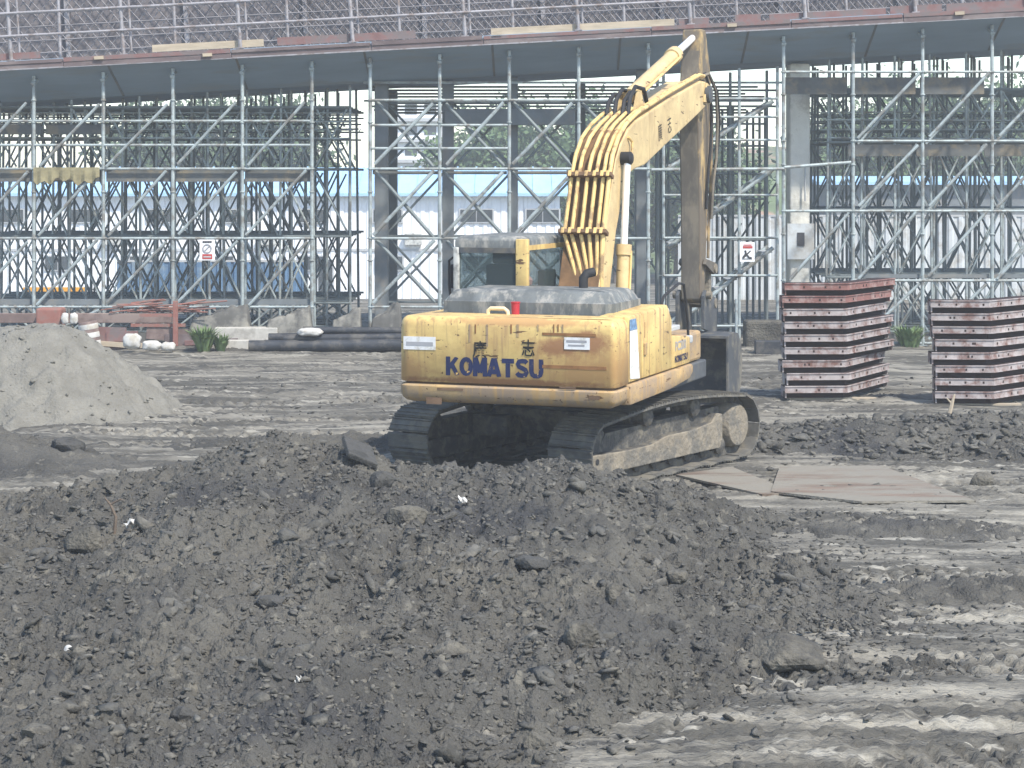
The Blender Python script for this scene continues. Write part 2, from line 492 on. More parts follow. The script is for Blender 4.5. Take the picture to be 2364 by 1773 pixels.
def glass(name, tint, rough=0.05, clear=0.45):
    m = bpy.data.materials.new(name)
    m.use_nodes = True
    N, L = m.node_tree.nodes, m.node_tree.links
    b = N['Principled BSDF']
    b.inputs['Base Color'].default_value = tint + (1,)
    b.inputs['Roughness'].default_value = rough
    t = N.new('ShaderNodeBsdfTransparent')
    t.inputs[0].default_value = (0.78, 0.83, 0.84, 1)
    mx = N.new('ShaderNodeMixShader')
    mx.inputs[0].default_value = clear
    L.new(b.outputs[0], mx.inputs[1])
    L.new(t.outputs[0], mx.inputs[2])
    L.new(mx.outputs[0], N['Material Output'].inputs[0])
    MATS[name] = m
glass('cab_glass', (0.1, 0.13, 0.135), 0.06, 0.74)

# ------------------------------------------------------------------ ground and soil
def ground_z(x, y):
    rut = 0.026 * fbm(x * 0.4, y * 2.1, 3, 4) + 0.016 * fbm(x * 2.2, y * 5.0, 8, 3) + 0.012 * fbm(x * 19.0, y * 21.0, 9, 2)
    rough = sstep(-0.25, 0.3, fbm(x * 0.3, y * 0.8, 15, 3))
    crease = (1 - np.abs(gnoise(x * 0.9 + 0.4 * gnoise(x * 2, y * 2, 5), y * 4.2, 25)) * 2.2)
    rut = rut + 0.009 * np.clip(crease, 0, 1) ** 3 * sstep(-0.1, 0.2, gnoise(x * 0.35, y * 0.5, 29))
    rut = rut + rough * (0.05 * np.abs(fbm(x * 3.0, y * 6.5, 12, 3)) + 0.022 * fbm(x * 8.0, y * 11.0, 18, 2) + 0.012 * gnoise(x * 22.0, y * 24.0, 19))
    for lx, ly, ang, sd_ in ((-3.0, 30.0, 4, 401), (-2.5, 32.4, 4, 402), (0.5, 35.2, -3, 403), (-4.0, 28.2, -6, 404), (3.4, 14.6, 14, 405), (3.9, 17.9, 10, 406), (5.6, 23.4, 3, 407), (2.6, 12.2, 18, 408)):
        ca, sa = math.cos(math.radians(ang)), math.sin(math.radians(ang))
        s_ = (x - lx) * ca + (y - ly) * sa
        t_ = -(x - lx) * sa + (y - ly) * ca
        inl = sstep(0.34, 0.26, np.abs(t_)) * sstep(-0.45, -0.1, gnoise(s_ * 0.6, t_ * 0.3, sd_)) * sstep(4.5, 3.2, np.abs(s_))
        rut = rut - inl * (0.015 + 0.05 * (np.abs(((s_ / 0.19) % 1.0) - 0.5) < 0.2))
    wide = 0.05 * fbm(x * 0.18, y * 0.25, 21, 2)
    near = sstep(60, 46, y)
    z = 0.12 + (rut + wide) * near
    tr = np.exp(-((x - 0.9) / 3.2) ** 2 - ((y - 25.1) / 3.0) ** 2)
    z = z * (1 - 0.6 * tr) + 0.13 * 0.6 * tr
    z = z - 2.75 * sstep(57, 92, y)
    return z

xs = np.concatenate([[-320, -200, -90, -50, -30, -20, -15, -12], np.arange(-10.5, -6.5, 0.12), np.arange(-6.5, 6.5, 0.036), np.arange(6.5, 11, 0.12), [12.5, 15, 20, 30, 50, 90, 200, 320]])
ys = np.concatenate([[-60, -20, -10, 0, 5, 8], np.arange(9.5, 18, 0.026), np.arange(18, 25, 0.036), np.arange(25, 32, 0.06), np.arange(32, 44, 0.11), np.arange(44, 58, 0.7), np.arange(58, 96, 3.0), [110, 140, 200, 260, 320]])
ground = grid_mesh('ground', xs, ys, ground_z, 'pale_mud', smooth=False)
tag(ground, 'pale dried mud ground of the building site, streaked with ruts', 'ground', kind='structure')

CREST = np.array([(-9, .3), (-5.27, .455), (-4.42, .566), (-3.5, .70), (-3.04, .865), (-2.6, 1.01), (-2.4, 1.043), (-2.2, 1.01), (-1.9, .91), (-1.65, .99), (-1.46, .95), (-1.22, .84),
                  (-.74, .80), (-.32, .744), (-.12, .744), (.35, .82), (.64, .80), (1.1, .68), (1.5, .63), (1.75, .58), (2.05, .43), (2.6, .30), (3.2, .18), (4.0, .05), (9, 0)])
RIGHT = np.array([(5, -.6), (9, -.1), (12.2, .1), (12.8, .35), (13.5, 1.3), (14.3, 2.8), (15.1, 3.4), (16.2, 3.5), (17.5, 3.1), (19.6, 2.9), (21, 3.3), (24, 3.3)])

def heap_base(x, y):
    c = np.interp(x, CREST[:, 0], CREST[:, 1])
    yc = 20.5 + 0.25 * np.sin(x * 1.7) + 0.2 * np.sin(x * 3.1 + 1)
    t = np.clip((y - 8.2) / (yc - 8.2), 0, 1)
    s = sstep(0.0, 2.2, x)
    pf = 0.35 * t + 0.65 * t * t * (3 - 2 * t)
    pf = pf * (1 - s) + s * t ** 4.5
    z = 0.17 + (c - 0.17) * pf
    z = np.where(y > yc, c - (y - yc) * 0.55, z)
    m = sstep(-0.5, 1.3, np.interp(y, RIGHT[:, 0], RIGHT[:, 1]) - x + 0.75 * fbm(x * 0.8, y * 1.3, 31, 4))
    g = ground_z(x, y)
    return (g - 0.08) + (z - g + 0.08) * m, m

def heap_z(x, y):
    z, m = heap_base(x, y)
    b = 0.085 * fbm(x * 0.8, y * 0.8, 41, 3)
    n1 = fbm(x * 3.0, y * 3.0, 51, 3)
    n2 = fbm(x * 8.0, y * 8.0, 61, 3)
    n3 = gnoise(x * 17.0, y * 17.0, 71)
    n4 = gnoise(x * 31.0, y * 31.0, 81)
    calm = 0.55 + 0.45 * sstep(-0.2, 0.35, fbm(x * 0.5, y * 0.6, 77, 2))
    lump = 0.075 * (np.abs(n1) * 1.6 - 0.4) + calm * (0.07 * (0.5 - np.abs(n2) * 1.7) + 0.026 * n3 + 0.013 * n4)
    return z + (b + lump) * np.clip(m * 1.2, 0.15, 1)

heap = grid_mesh('soil_heap', np.arange(-6.2, 4.6, 0.021), np.concatenate([np.arange(9.0, 16.0, 0.019), np.arange(16.0, 23.2, 0.028)]), heap_z, 'dark_soil', smooth=False)
tag(heap, 'wide mound of dark crumbly excavated soil filling the foreground', 'soil heap', 'heaps of dark soil')

def small_heap(name, cx, cy, rx, ry, h, seed, label, res=0.04, mtl='dark_soil', flat=0.0):
    def zf(x, y):
        r = np.sqrt(((x - cx) / rx) ** 2 + ((y - cy) / ry) ** 2) + 0.16 * fbm(x * 0.8, y * 0.9, seed, 3)
        s = np.clip((1 - r) / (1 - flat), -0.6, 1)
        s = np.where(s > 0.8, 0.8 + (s - 0.8) * 0.6, s)
        return ground_z(x, y) + s * h + 0.05 * fbm(x * 3, y * 3, seed + 5, 3) + 0.02 * fbm(x * 9, y * 9, seed + 9, 2)
    o = grid_mesh(name, np.arange(cx - rx * 1.25, cx + rx * 1.25, res), np.arange(cy - ry * 1.25, cy + ry * 1.25, res), zf, mtl)
    tag(o, label, 'soil heap', 'heaps of dark soil')
    return zf
heap_right_z = small_heap('soil_heap', 6.9, 27.4, 4.4, 2.1, 0.34, 101, 'low bank of dark clods in front of the rusty formwork stacks')
heap_left_z = small_heap('soil_heap', -7.2, 25.2, 2.4, 1.5, 0.5, 131, 'low dark soil heap at the photo edge below the pale sand cone')
heap_strip_z = small_heap('soil_heap', -1.6, 27.0, 3.1, 0.8, 0.13, 151, 'thin dark strip of spilled soil on the pale mud behind the main mound')

small_heap('soil_heap', 4.35, 17.2, 1.3, 0.5, 0.10, 161, 'thin spread of dark soil on the mud at the right photo edge', 0.03)
small_heap('soil_heap', 4.0, 20.2, 1.6, 0.45, 0.08, 181, 'thin streak of dark soil on the mud before the steel plates', 0.03)

def sand_z(x, y):
    cx, cy = -7.4, 31.0
    r = np.sqrt(((x - cx) / 1.05) ** 2 + (y - cy) ** 2) + 0.10 * fbm(x * 0.9, y * 0.9, 201, 3)
    s = 1.29 - np.clip(r - 0.55, 0, 9) * 0.84
    a = np.arctan2(y - cy, x - cx)
    gul = 0.06 * gnoise(a * 9, r * 0.8, 210) * sstep(0.5, 1.4, r) + 0.09 * np.abs(fbm(x * 2.2, y * 2.2, 214, 3)) * sstep(0.3, 1.0, r) + 0.03 * fbm(x * 6, y * 6, 216, 2)
    out = sstep(1.9, 2.6, r)
    return np.maximum(ground_z(x, y) - 0.1, 0.1 + s + gul - 0.06 * out) + 0.022 * fbm(x * 5, y * 5, 220, 3)
sp = grid_mesh('sand_pile', np.arange(-10.2, -4.2, 0.04), np.arange(28.0, 34.0, 0.04), sand_z, 'sand', smooth=False)
tag(sp, 'flat-topped cone of pale grey sand with slumped gullied side', 'sand pile')

def surface_z(x, y):
    a = np.array([float(x)]); b = np.array([float(y)])
    z = float(ground_z(a, b)[0])
    if -6.5 < x < 4.5 and 9.1 < y < 23.1: z = max(z, float(heap_z(a, b)[0]))
    if 1.6 < x < 12.3 and 24.9 < y < 29.9: z = max(z, float(heap_right_z(a, b)[0]))
    if -10.1 < x < -4.3 and 23.4 < y < 27.0: z = max(z, float(heap_left_z(a, b)[0]))
    if -10.1 < x < -4.3 and 28.1 < y < 33.9: z = max(z, float(sand_z(a, b)[0]))
    return z

def surface_arr(x, y):
    z = ground_z(x, y)
    def up(mask, f):
        if mask.any(): z[mask] = np.maximum(z[mask], f(x[mask], y[mask]))
    up((x > -6.5) & (x < 4.5) & (y > 9.1) & (y < 23.1), heap_z)
    up((x > 1.6) & (x < 12.3) & (y > 24.9) & (y < 29.9), heap_right_z)
    up((x > -10.1) & (x < -4.3) & (y > 23.4) & (y < 27.0), heap_left_z)
    up((x > -10.1) & (x < -4.3) & (y > 28.1) & (y < 33.9), sand_z)
    return z

def on_ground(px, py):
    """where the line of sight through a photo point meets the soil"""
    d = np.arange(9.0, 60.0, 0.04)
    x = (px - W_PX / 2) * d / F_PX
    zr = CAM_H - (py - HORIZON) * d / F_PX
    hit = np.nonzero(zr <= surface_arr(x, d))[0]
    return P(px, py, float(d[hit[0]]) if len(hit) else 40.0)

# ---- loose clods: nobody could count them
def ico():
    t = (1 + 5 ** 0.5) / 2
    v = np.array([(-1, t, 0), (1, t, 0), (-1, -t, 0), (1, -t, 0), (0, -1, t), (0, 1, t), (0, -1, -t), (0, 1, -t), (t, 0, -1), (t, 0, 1), (-t, 0, -1), (-t, 0, 1)], float)
    f = np.array([(0, 11, 5), (0, 5, 1), (0, 1, 7), (0, 7, 10), (0, 10, 11), (1, 5, 9), (5, 11, 4), (11, 10, 2), (10, 7, 6), (7, 1, 8), (3, 9, 4), (3, 4, 2), (3, 2, 6), (3, 6, 8), (3, 8, 9), (4, 9, 5), (2, 4, 11), (6, 2, 10), (8, 6, 7), (9, 8, 1)])
    return v / np.linalg.norm(v[0]), f
IV, IF = ico()
def clods(name, x, y, z, size, material, label, seed=1, smooth=False):
    g = np.random.default_rng(seed)
    n = len(x)
    v = IV[None] * (1 + g.uniform(-0.62, 0.5, (n, 12, 1)))
    v = v * size[:, None, None] * np.stack([g.uniform(0.8, 2.0, n), g.uniform(0.6, 1.3, n), g.uniform(0.3, 0.8, n)], -1)[:, None, :]
    a, b = g.uniform(0, 2 * math.pi, n), g.normal(0, 0.4, n)
    ca, sa, cb, sb = np.cos(a), np.sin(a), np.cos(b), np.sin(b)
    X, Y, Z = v[..., 0], v[..., 1], v[..., 2]
    X, Z = X * cb[:, None] - Z * sb[:, None], X * sb[:, None] + Z * cb[:, None]
    X, Y = X * ca[:, None] - Y * sa[:, None], X * sa[:, None] + Y * ca[:, None]
    vs = np.stack([X + x[:, None], Y + y[:, None], Z + z[:, None]], -1).reshape(-1, 3)
    fs = (IF[None] + (np.arange(n) * 12)[:, None, None]).reshape(-1, 3)
    o = np_mesh(name, vs, fs, material, smooth=smooth)
    tag(o, label, 'soil clods', kind='stuff')

n = 78000
cx = nrng.uniform(-5.6, 3.9, n); cy = 9.3 + 13.2 * nrng.uniform(0, 1, n) ** 1.25
bz, bm_ = heap_base(cx, cy)
dens = fbm(cx * 0.6, cy * 0.7, 91, 3)
keep = (bm_ > 0.25) & (np.abs(cx) < cy * 0.275) & (nrng.uniform(-0.7, 0.7, n) < dens + 0.28)
cx, cy = cx[keep], cy[keep]
cs = 0.008 + 0.022 * nrng.uniform(0, 1, len(cx)) ** 2.4 + 0.045 * (nrng.uniform(0, 1, len(cx)) > 0.99) * nrng.uniform(0.3, 1, len(cx))
clods('clods', cx, cy, heap_z(cx, cy) - cs * 0.05, cs, 'clod', 'loose crumbs and clods strewn over the dark soil mound', 5)
n = 5200
cx = nrng.uniform(-5.6, 3.9, n); cy = 9.3 + 12.6 * nrng.uniform(0, 1, n) ** 1.15
bz, bm_ = heap_base(cx, cy)
keep = (bm_ > 0.3) & (np.abs(cx) < cy * 0.275) & (fbm(cx * 0.45, cy * 0.5, 93, 3) > nrng.uniform(-0.35, 0.55, n))
cx, cy = cx[keep], cy[keep]
cs = 0.028 + 0.05 * nrng.uniform(0, 1, len(cx)) ** 2.5
clods('clods', cx, cy, heap_z(cx, cy) - cs * 0.2, cs, 'clod', 'larger broken clods half buried in the dark mound', 15)
n = 2600
cx = nrng.uniform(2.2, 11.5, n); cy = nrng.uniform(25.3, 29.2, n)
hz = heap_right_z(cx, cy); keep = hz > ground_z(cx, cy) + 0.01
cx, cy, hz = cx[keep], cy[keep], hz[keep]
cs = nrng.uniform(0.02, 0.06, len(cx)) * (1 + 0.9 * (nrng.uniform(0, 1, len(cx)) > 0.95))
clods('clods', cx, cy, hz + cs * 0.2, cs, 'clod', 'dark clods lying on the bank before the formwork stacks', 6)
n = 8000
cx = nrng.uniform(-9, 9, n); cy = nrng.uniform(11, 36, n)
keep = np.abs(cx) < cy * 0.275
cx, cy = cx[keep], cy[keep]
k2 = fbm(cx * 0.5, cy * 0.8, 95, 3) > nrng.uniform(-0.5, 0.5, len(cx))
cx, cy = cx[k2], cy[k2]
cs = 0.008 + 0.03 * nrng.uniform(0, 1, len(cx)) ** 2
clods('clods', cx, cy, ground_z(cx, cy) + cs * 0.2, cs, 'clod', 'scattered small lumps of earth on the pale mud', 7)
n = 15000
cx = nrng.uniform(-0.5, 5.2, n); cy = nrng.uniform(10.5, 21.5, n)
edge = cx - np.interp(cy, RIGHT[:, 0], RIGHT[:, 1])
pr = np.exp(-np.clip(edge + 0.5, 0, 9) / 0.8) + 0.55 * np.clip(fbm(cx * 0.8, cy * 1.6, 97, 3), 0, 1)
keep = (edge > -1.2) & (np.abs(cx) < cy * 0.275) & (nrng.uniform(0, 1, n) < pr)
cx, cy = cx[keep], cy[keep]
cs = 0.008 + 0.024 * nrng.uniform(0, 1, len(cx)) ** 2.2
clods('clods', cx, cy, np.maximum(ground_z(cx, cy), heap_base(cx, cy)[0]) + cs * 0.1, cs, 'clod', 'crumbs of dark soil spilled past the edge of the mound onto the mud', 9)
n = 420
cx = nrng.uniform(-10, -4.4, n); cy = nrng.uniform(28.1, 31.2, n)
cs = 0.01 + 0.035 * nrng.uniform(0, 1, n) ** 2.5
clods('clods', cx, cy, sand_z(cx, cy) + cs * 0.2, cs, 'sand', 'pale lumps rolled down the flank of the sand cone', 8)

# ---- rocks one can point at
def rock(px, py, w, h, label, mtl='rock', seed=0, flat=1.0, tilt=0.0, sink=0.22, name='rock', cat='rock', group='rocks lying on the dark soil'):
    g = np.random.default_rng(500 + seed)
    base = on_ground(px, py)
    s = base.y / F_PX
    bm = bmesh.new()
    bmesh.ops.create_icosphere(bm, subdivisions=3, radius=1)
    cuts = [Vector(g.normal(0, 1, 3)).normalized() for _ in range(9)]
    for v in bm.verts:
        for c in cuts:
            lim = 0.62 + 0.2 * ((c.x * 7.3 + c.y * 3.1) % 1)
            k = v.co.dot(c)
            if k > lim: v.co -= c * (k - lim) * 0.92
        v.co *= 1 + 0.07 * math.sin(v.co.x * 5 + seed) * math.sin(v.co.y * 6 + 2 * seed)
    me = bpy.data.meshes.new(name)
    M = Matrix.Rotation(tilt, 4, 'Y') @ Matrix.Rotation(g.uniform(0, 6.28), 4, 'Z')
    bm.transform(M)
    xs_ = [v.co.x for v in bm.verts]; zs_ = [v.co.z for v in bm.verts]
    kx = w * s / (max(xs_) - min(xs_)); kz = h * s / (max(zs_) - min(zs_)) * 1.25
    bm.transform(Matrix.Diagonal((kx, kx * 0.8 * flat, kz, 1)))
    bm.to_mesh(me); bm.free()
    me.materials.append(MATS[mtl])
    o = link(bpy.data.objects.new(name, me))
    o.location = base + Vector((0, 0.15 * w * s, sink * h * s))
    tag(o, label, cat, group)
    return o
rock(1817, 1525, 185, 84, 'largest weathered boulder, half sunk at the edge of the dark soil', 'rock', 1, sink=0.05)
rock(1341, 1488, 85, 58, 'rounded grey-brown stone near the middle of the dark foreground', 'rock', 2)
rock(940, 1205, 100, 46, 'pale slab-like stone on the mound below the excavator counterweight', 'rock', 3, tilt=0.25)
rock(195, 1268, 92, 66, 'pale square stone beside the white rag on the dark mound', 'rock', 4)
rock(8, 1300, 78, 50, 'pale stone cut off by the left photo edge', 'rock', 5)
rock(1500, 1296, 66, 26, 'thin flat stone tipped over a dark hollow on the mound', 'rock', 6, tilt=-0.2)
rock(1042, 1515, 100, 36, 'long flat pale stone lying in the dark crumbly foreground', 'rock', 7, tilt=0.15)
rock(1237, 1735, 52, 52, 'pale upright stone at the bottom of the photo', 'rock', 8)
rock(1230, 1310, 88, 32, 'low grey stone on the mound in front of the right crawler track', 'rock_grey', 9)
rock(1418, 1388, 44, 44, 'small pointed brown stone on the soil, beside the pale mud', 'rock', 10)
rock(1977, 1204, 42, 26, 'dark stone alone on the pale mud before the steel plates', 'rock_grey', 11, group='stones on the pale mud')
rock(880, 1122, 62, 40, 'dark angular chunk just under the crest of the mound', 'rock_grey', 12)
rock(150, 1042, 84, 42, 'dark square chunk on the low soil heap under the sand cone', 'rock_grey', 13)
rock(160, 1512, 30, 24, 'small whitish stone low at the left of the dark foreground', 'sack_white', 14)
rock(1560, 1460, 46, 30, 'grey stone left of the largest boulder', 'rock_grey', 15)
rock(620, 1400, 74, 30, 'grey stone in a hollow on the left half of the mound', 'rock_grey', 16)
rock(80, 1700, 76, 30, 'yellowish stone in the bottom left corner of the soil', 'rock', 17)
rock(1560, 1338, 50, 26, 'light stone on the soil above the small pointed brown stone', 'rock', 18)
rock(2270, 1122, 60, 34, 'pale block of rubble on the mud to the right of the steel plates', 'rock', 19, group='stones on the pale mud')
rock(2080, 1210, 34, 18, 'little pale stone on the mud before the larger steel plate', 'rock', 20, group='stones on the pale mud')
rock(420, 1660, 60, 30, 'dull grey stone near the bottom left of the soil', 'rock_grey', 21)

# ------------------------------------------------------------------ lettering
def text_mesh(body, height, material, width=None, bold=0.0, name='lettering'):
    """flat letters in the x-z plane, lower left at the origin, facing -y"""
    cu = bpy.data.curves.new(name, 'FONT')
    cu.body = body
    cu.size = 1.0
    cu.offset = bold
    cu.resolution_u = 3
    o = bpy.data.objects.new(name, cu)
    COL.objects.link(o)
    bpy.context.view_layer.update()
    me = bpy.data.meshes.new_from_object(o.evaluated_get(bpy.context.evaluated_depsgraph_get()))
    bpy.data.objects.remove(o)
    n = len(me.vertices)
    co = np.zeros(n * 3, np.float32)
    me.vertices.foreach_get('co', co)
    co = co.reshape(-1, 3)
    lo, hi = co.min(0), co.max(0)
    k = height / (hi[1] - lo[1])
    kx = k if width is None else width / (hi[0] - lo[0])
    out = np.stack([(co[:, 0] - lo[0]) * kx, np.zeros(n), (co[:, 1] - lo[1]) * k], -1).astype(np.float32)
    me.vertices.foreach_set('co', out.ravel())
    me.update()
    me.materials.clear()
    me.materials.append(MATS[material])
    return me

GLYPH = {
 'K': [[(.16, 0), (.16, 1)], [(.26, .42), (.84, 1.0)], [(.42, .62), (.9, 0.0)]],
 'O': [[(.5 + .36 * math.cos(t * math.pi / 8), .5 + .385 * math.sin(t * math.pi / 8)) for t in range(17)]],
 'M': [[(.12, 0), (.12, 1)], [(.16, .98), (.5, .2)], [(.5, .2), (.84, .98)], [(.88, 0), (.88, 1)]],
 'A': [[(.1, 0), (.47, 1)], [(.53, 1), (.9, 0)], [(.25, .27), (.75, .27)]],
 'T': [[(.02, .86), (.96, .86)], [(.49, 0), (.49, .73)]],
 'S': [[(.86, .78), (.74, .87), (.5, .89), (.26, .85), (.17, .72), (.25, .59), (.5, .51), (.75, .42), (.84, .28), (.74, .15), (.5, .11), (.24, .14), (.1, .26)]],
 'U': [[(.13, 1), (.13, .34), (.2, .19), (.36, .12), (.5, .11), (.64, .12), (.8, .19), (.87, .34), (.87, 1)]],
}
def block_letters(word, height, width, material, stroke=.25):
    """heavy sans capitals as flat strokes in the x-z plane facing -y"""
    mb = MB()
    cell = width / len(word)
    for i, ch in enumerate(word):
        for q, path in enumerate(GLYPH[ch]):
            pts = [Vector(((x * .93 - .0) * cell, z * height)) for x, z in path]
            closed = (pts[0] - pts[-1]).length < 1e-6
            w = stroke * height * .5
            L_, R_ = [], []
            for k, p in enumerate(pts):
                if closed and k in (0, len(pts) - 1): t = pts[1] - pts[-2]
                else: t = pts[min(k + 1, len(pts) - 1)] - pts[max(k - 1, 0)]
                t.normalize()
                nv = Vector((-t.y, t.x)) * w
                L_.append(p + nv); R_.append(p - nv)
            yy = -.0008 * (q + 1)
            vs = [(i * cell + a_.x, yy, min(height, max(0, a_.y))) for a_ in L_] + [(i * cell + a_.x, yy, min(height, max(0, a_.y))) for a_ in R_]
            n_ = len(pts)
            mb.add(vs, [(k, k + 1, n_ + k + 1, n_ + k) for k in range(n_ - 1)])
    return mb.mesh('lettering', material)

# ------------------------------------------------------------------ the excavator
EX = empty('excavator', (0.87, 25.1, 0.15), (0, 0, -R(20)))
tag(EX, 'worn yellow crawler excavator seen from behind, arm hanging over its bucket', 'excavator')

def arc(cx, cy, r, a0, a1, n):
    return [(cx + r * math.cos(R(a0 + (a1 - a0) * i / n)), cy + r * math.sin(R(a0 + (a1 - a0) * i / n))) for i in range(n + 1)]

# counterweight: flat back, rounded corners, heavy lower lip under a groove
OUT = arc(-1.19, -2.61, 0.14, 180, 270, 6) + arc(1.22, -2.67, 0.08, 270, 360, 5) + [(1.30, -2.26), (1.0, -2.0), (-1.0, -2.0), (-1.33, -2.2)]
cw = MB().loft(OUT, [(1.24, 0.07), (1.24, 0.012), (1.255, 0.0), (1.88, 0.0), (1.93, 0.012), (1.965, 0.035), (1.988, 0.07), (1.995, 0.12)]).build('counterweight', 'yellow_weight', EX, smooth=True)
lip = MB().loft(OUT, [(1.0, 0.13), (1.015, 0.07), (1.05, 0.022), (1.10, -0.005), (1.19, -0.008), (1.212, 0.012), (1.212, 0.07)]).build('lower_lip', 'yellow_dirty', cw, smooth=True)
MB().loft(OUT, [(1.19, 0.06), (1.26, 0.06)]).build('groove', 'brown_grime', cw)
YB = -2.75
def on_back(mb_or_me, name, x, z, off=0.004, parent=cw):
    return inst(name, mb_or_me, parent, Matrix.Translation((x, YB - off, z)))
# where the photo shows marks on the back: convert a photo point to the plane of the counterweight's back
def back_xz(px, py):
    c, s = math.cos(R(20)), math.sin(R(20))
    best = None
    d0 = Vector(((px - W_PX / 2) / F_PX, 1.0, -(py - HORIZON) / F_PX))
    # point = cam + t d ; local y = YB
    ox, oy = 0 - 0.87, 0 - 25.1
    ly0, lyd = ox * s + oy * c, d0.x * s + d0.y * c
    t = (YB - ly0) / lyd
    wx, wy = ox + t * d0.x, oy + t * d0.y
    return wx * c - wy * s, CAM_H + t * d0.z - 0.15
def back_rect(name, x0, y0, x1, y1, material, off, parent=cw, th=0.003):
    a, b = back_xz(x0, y1), back_xz(x1, y0)
    return MB().box(a[0], b[0], YB - off - th, YB - off, a[1], b[1]).build(name, material, parent)
a, b = back_xz(1030, 866), back_xz(1256, 830)
on_back(block_letters('KOMATSU', b[1] - a[1], b[0] - a[0], 'navy_paint'), 'lettering', a[0], a[1])
for ch, x0, x1, y0, y1 in (('廣', 1092, 1124, 787, 825), ('志', 1205, 1235, 784, 822)):
    a, b = back_xz(x0, y1), back_xz(x1, y0)
    on_back(text_mesh(ch, b[1] - a[1], 'black_paint', b[0] - a[0], 0.012), 'lettering', a[0], a[1], 0.0085)
st = back_rect('sticker', 932, 778, 1006, 806, 'sticker', 0.004)
a, b = back_xz(938, 797), back_xz(1000, 790)
MB().box(a[0], b[0], YB - 0.0095, YB - 0.0075, a[1], b[1]).build('print_line', 'sign_grey', st)
st = back_rect('sticker', 1303, 780, 1362, 806, 'sticker', 0.006)
for k, (x0, y0, x1, y1) in enumerate(((1308, 786, 1355, 790), (1312, 796, 1350, 799))):
    a, b = back_xz(x0, y1), back_xz(x1, y0)
    MB().box(a[0], b[0], YB - 0.0115, YB - 0.0095, a[1], b[1]).build('print_line', 'sign_grey', st)
back_rect('scratch', 1252, 847, 1400, 850, 'rust_streak', 0.002, th=0.003)
back_rect('scratch', 1252, 771, 1376, 774, 'rust_streak', 0.002, th=0.003)
for x0, w, y1, m_ in ((1082, 5, 790, 'yellow_dirty'), (1096, 3, 770, 'rust_streak'), (1122, 5, 800, 'yellow_dirty'), (1178, 4, 770, 'rust_streak'), (1192, 6, 778, 'yellow_dirty'), (1240, 4, 765, 'yellow_dirty'),
                     (1277, 3, 768, 'rust_streak'), (1287, 3, 766, 'rust_streak'), (1297, 4, 770, 'yellow_dirty')):
    back_rect('drip_stain', x0, 749, x0 + w, y1, m_, 0.002, th=0.002)
# dents and chips along the lower lip
for x0, x1, y0, y1 in ((985, 1020, 918, 932), (1360, 1385, 914, 922), (1010, 1070, 897, 900), (1292, 1330, 893, 896)):
    a, b = back_xz(x0, y1), back_xz(x1, y0)
    MB().box(a[0], b[0], YB - 0.012, YB - 0.006, a[1], b[1]).build('chip', 'brown_grime', lip)

# right flank: two doors, sill, tool box, all in the plane x = 1.3
def flank(name, prof, material, x0=0.92, x1=1.30, bevel=0.03, parent=EX):
    return MB().prism(prof, x0, x1).build(name, material, parent, bevel=bevel, smooth=True)
d1 = flank('side_door', [(-2.235, 1.25), (-1.715, 1.25), (-1.715, 2.02), (-2.235, 2.005)], 'yellow')
d2 = flank('side_door', [(-1.70, 1.25), (-0.41, 1.25), (-0.41, 1.86), (-0.60, 2.045), (-1.70, 2.02)], 'yellow')
MB().box(1.30, 1.32, -1.66, -1.56, 1.52, 1.66).build('handle', 'yellow_dirty', d2, bevel=0.008)
MB().box(1.3, 1.303, -1.615, -1.60, 1.72, 1.9).build('latch_slot', 'rust_streak', d2)
sill = flank('side_sill', [(-2.25, 1.0), (-0.5, 1.015), (0.35, 1.06), (0.5, 1.12), (0.5, 1.235), (-2.25, 1.235)], 'yellow_dirty', 0.95, 1.325, 0.03)
tb = flank('tool_box', [(-0.395, 1.25), (0.46, 1.25), (0.46, 1.58), (-0.395, 1.66)], 'yellow', 0.9, 1.295, 0.02)
Mside = Matrix.Translation((1.2985, -0.28, 1.31)) @ Matrix.Rotation(R(90), 4, 'Z')
inst('lettering', block_letters('KOMATSU', 0.085, 0.6, 'navy_paint'), tb, Mside)
Mside = Matrix.Translation((1.2985, -0.25, 1.45)) @ Matrix.Rotation(R(90), 4, 'Z')
inst('lettering', text_mesh('PC200', 0.12, 'sign_grey', 0.5, 0.02), tb, Mside)
# white paper strip with a blue head pasted over the rear corner
sx = [(1.304, -2.13), (1.304, -1.99)]
MB().prism([(-2.215, 1.30), (-1.83, 1.27), (-1.93, 1.84), (-2.225, 1.84)], 1.302, 1.306).build('paper_strip', 'sticker', d1)
MB().prism([(-2.225, 1.845), (-1.93, 1.845), (-1.99, 1.97), (-2.22, 1.97)], 1.302, 1.306).build('blue_label', 'sticker_blue', d1)
# left flank and inner blocks
MB().prism([(-2.19, 1.25), (-1.05, 1.25), (-1.05, 1.98), (-2.19, 1.98)], -1.32, -0.95).build('side_door', 'yellow', EX, bevel=0.03)
MB().box(-0.94, 0.91, -1.99, 0.0, 1.22, 1.93).build('engine_bay', 'dark_steel', EX)
MB().box(-1.25, 1.25, -1.98, 1.45, 0.98, 1.21).build('revolving_frame', 'dark_steel', EX, bevel=0.02)
MB().box(0.30, 1.22, -0.3, 1.3, 1.22, 1.60).build('fuel_tank', 'yellow_dirty', EX, bevel=0.04)
MB().box(0.62, 1.18, -0.39, 0.40, 1.67, 1.73).build('step_plate', 'frame_grey', EX, bevel=0.01)
MB().box(0.98, 1.2, -0.40, -0.15, 1.74, 1.98).build('filter_box', 'cab_white', EX, bevel=0.03)
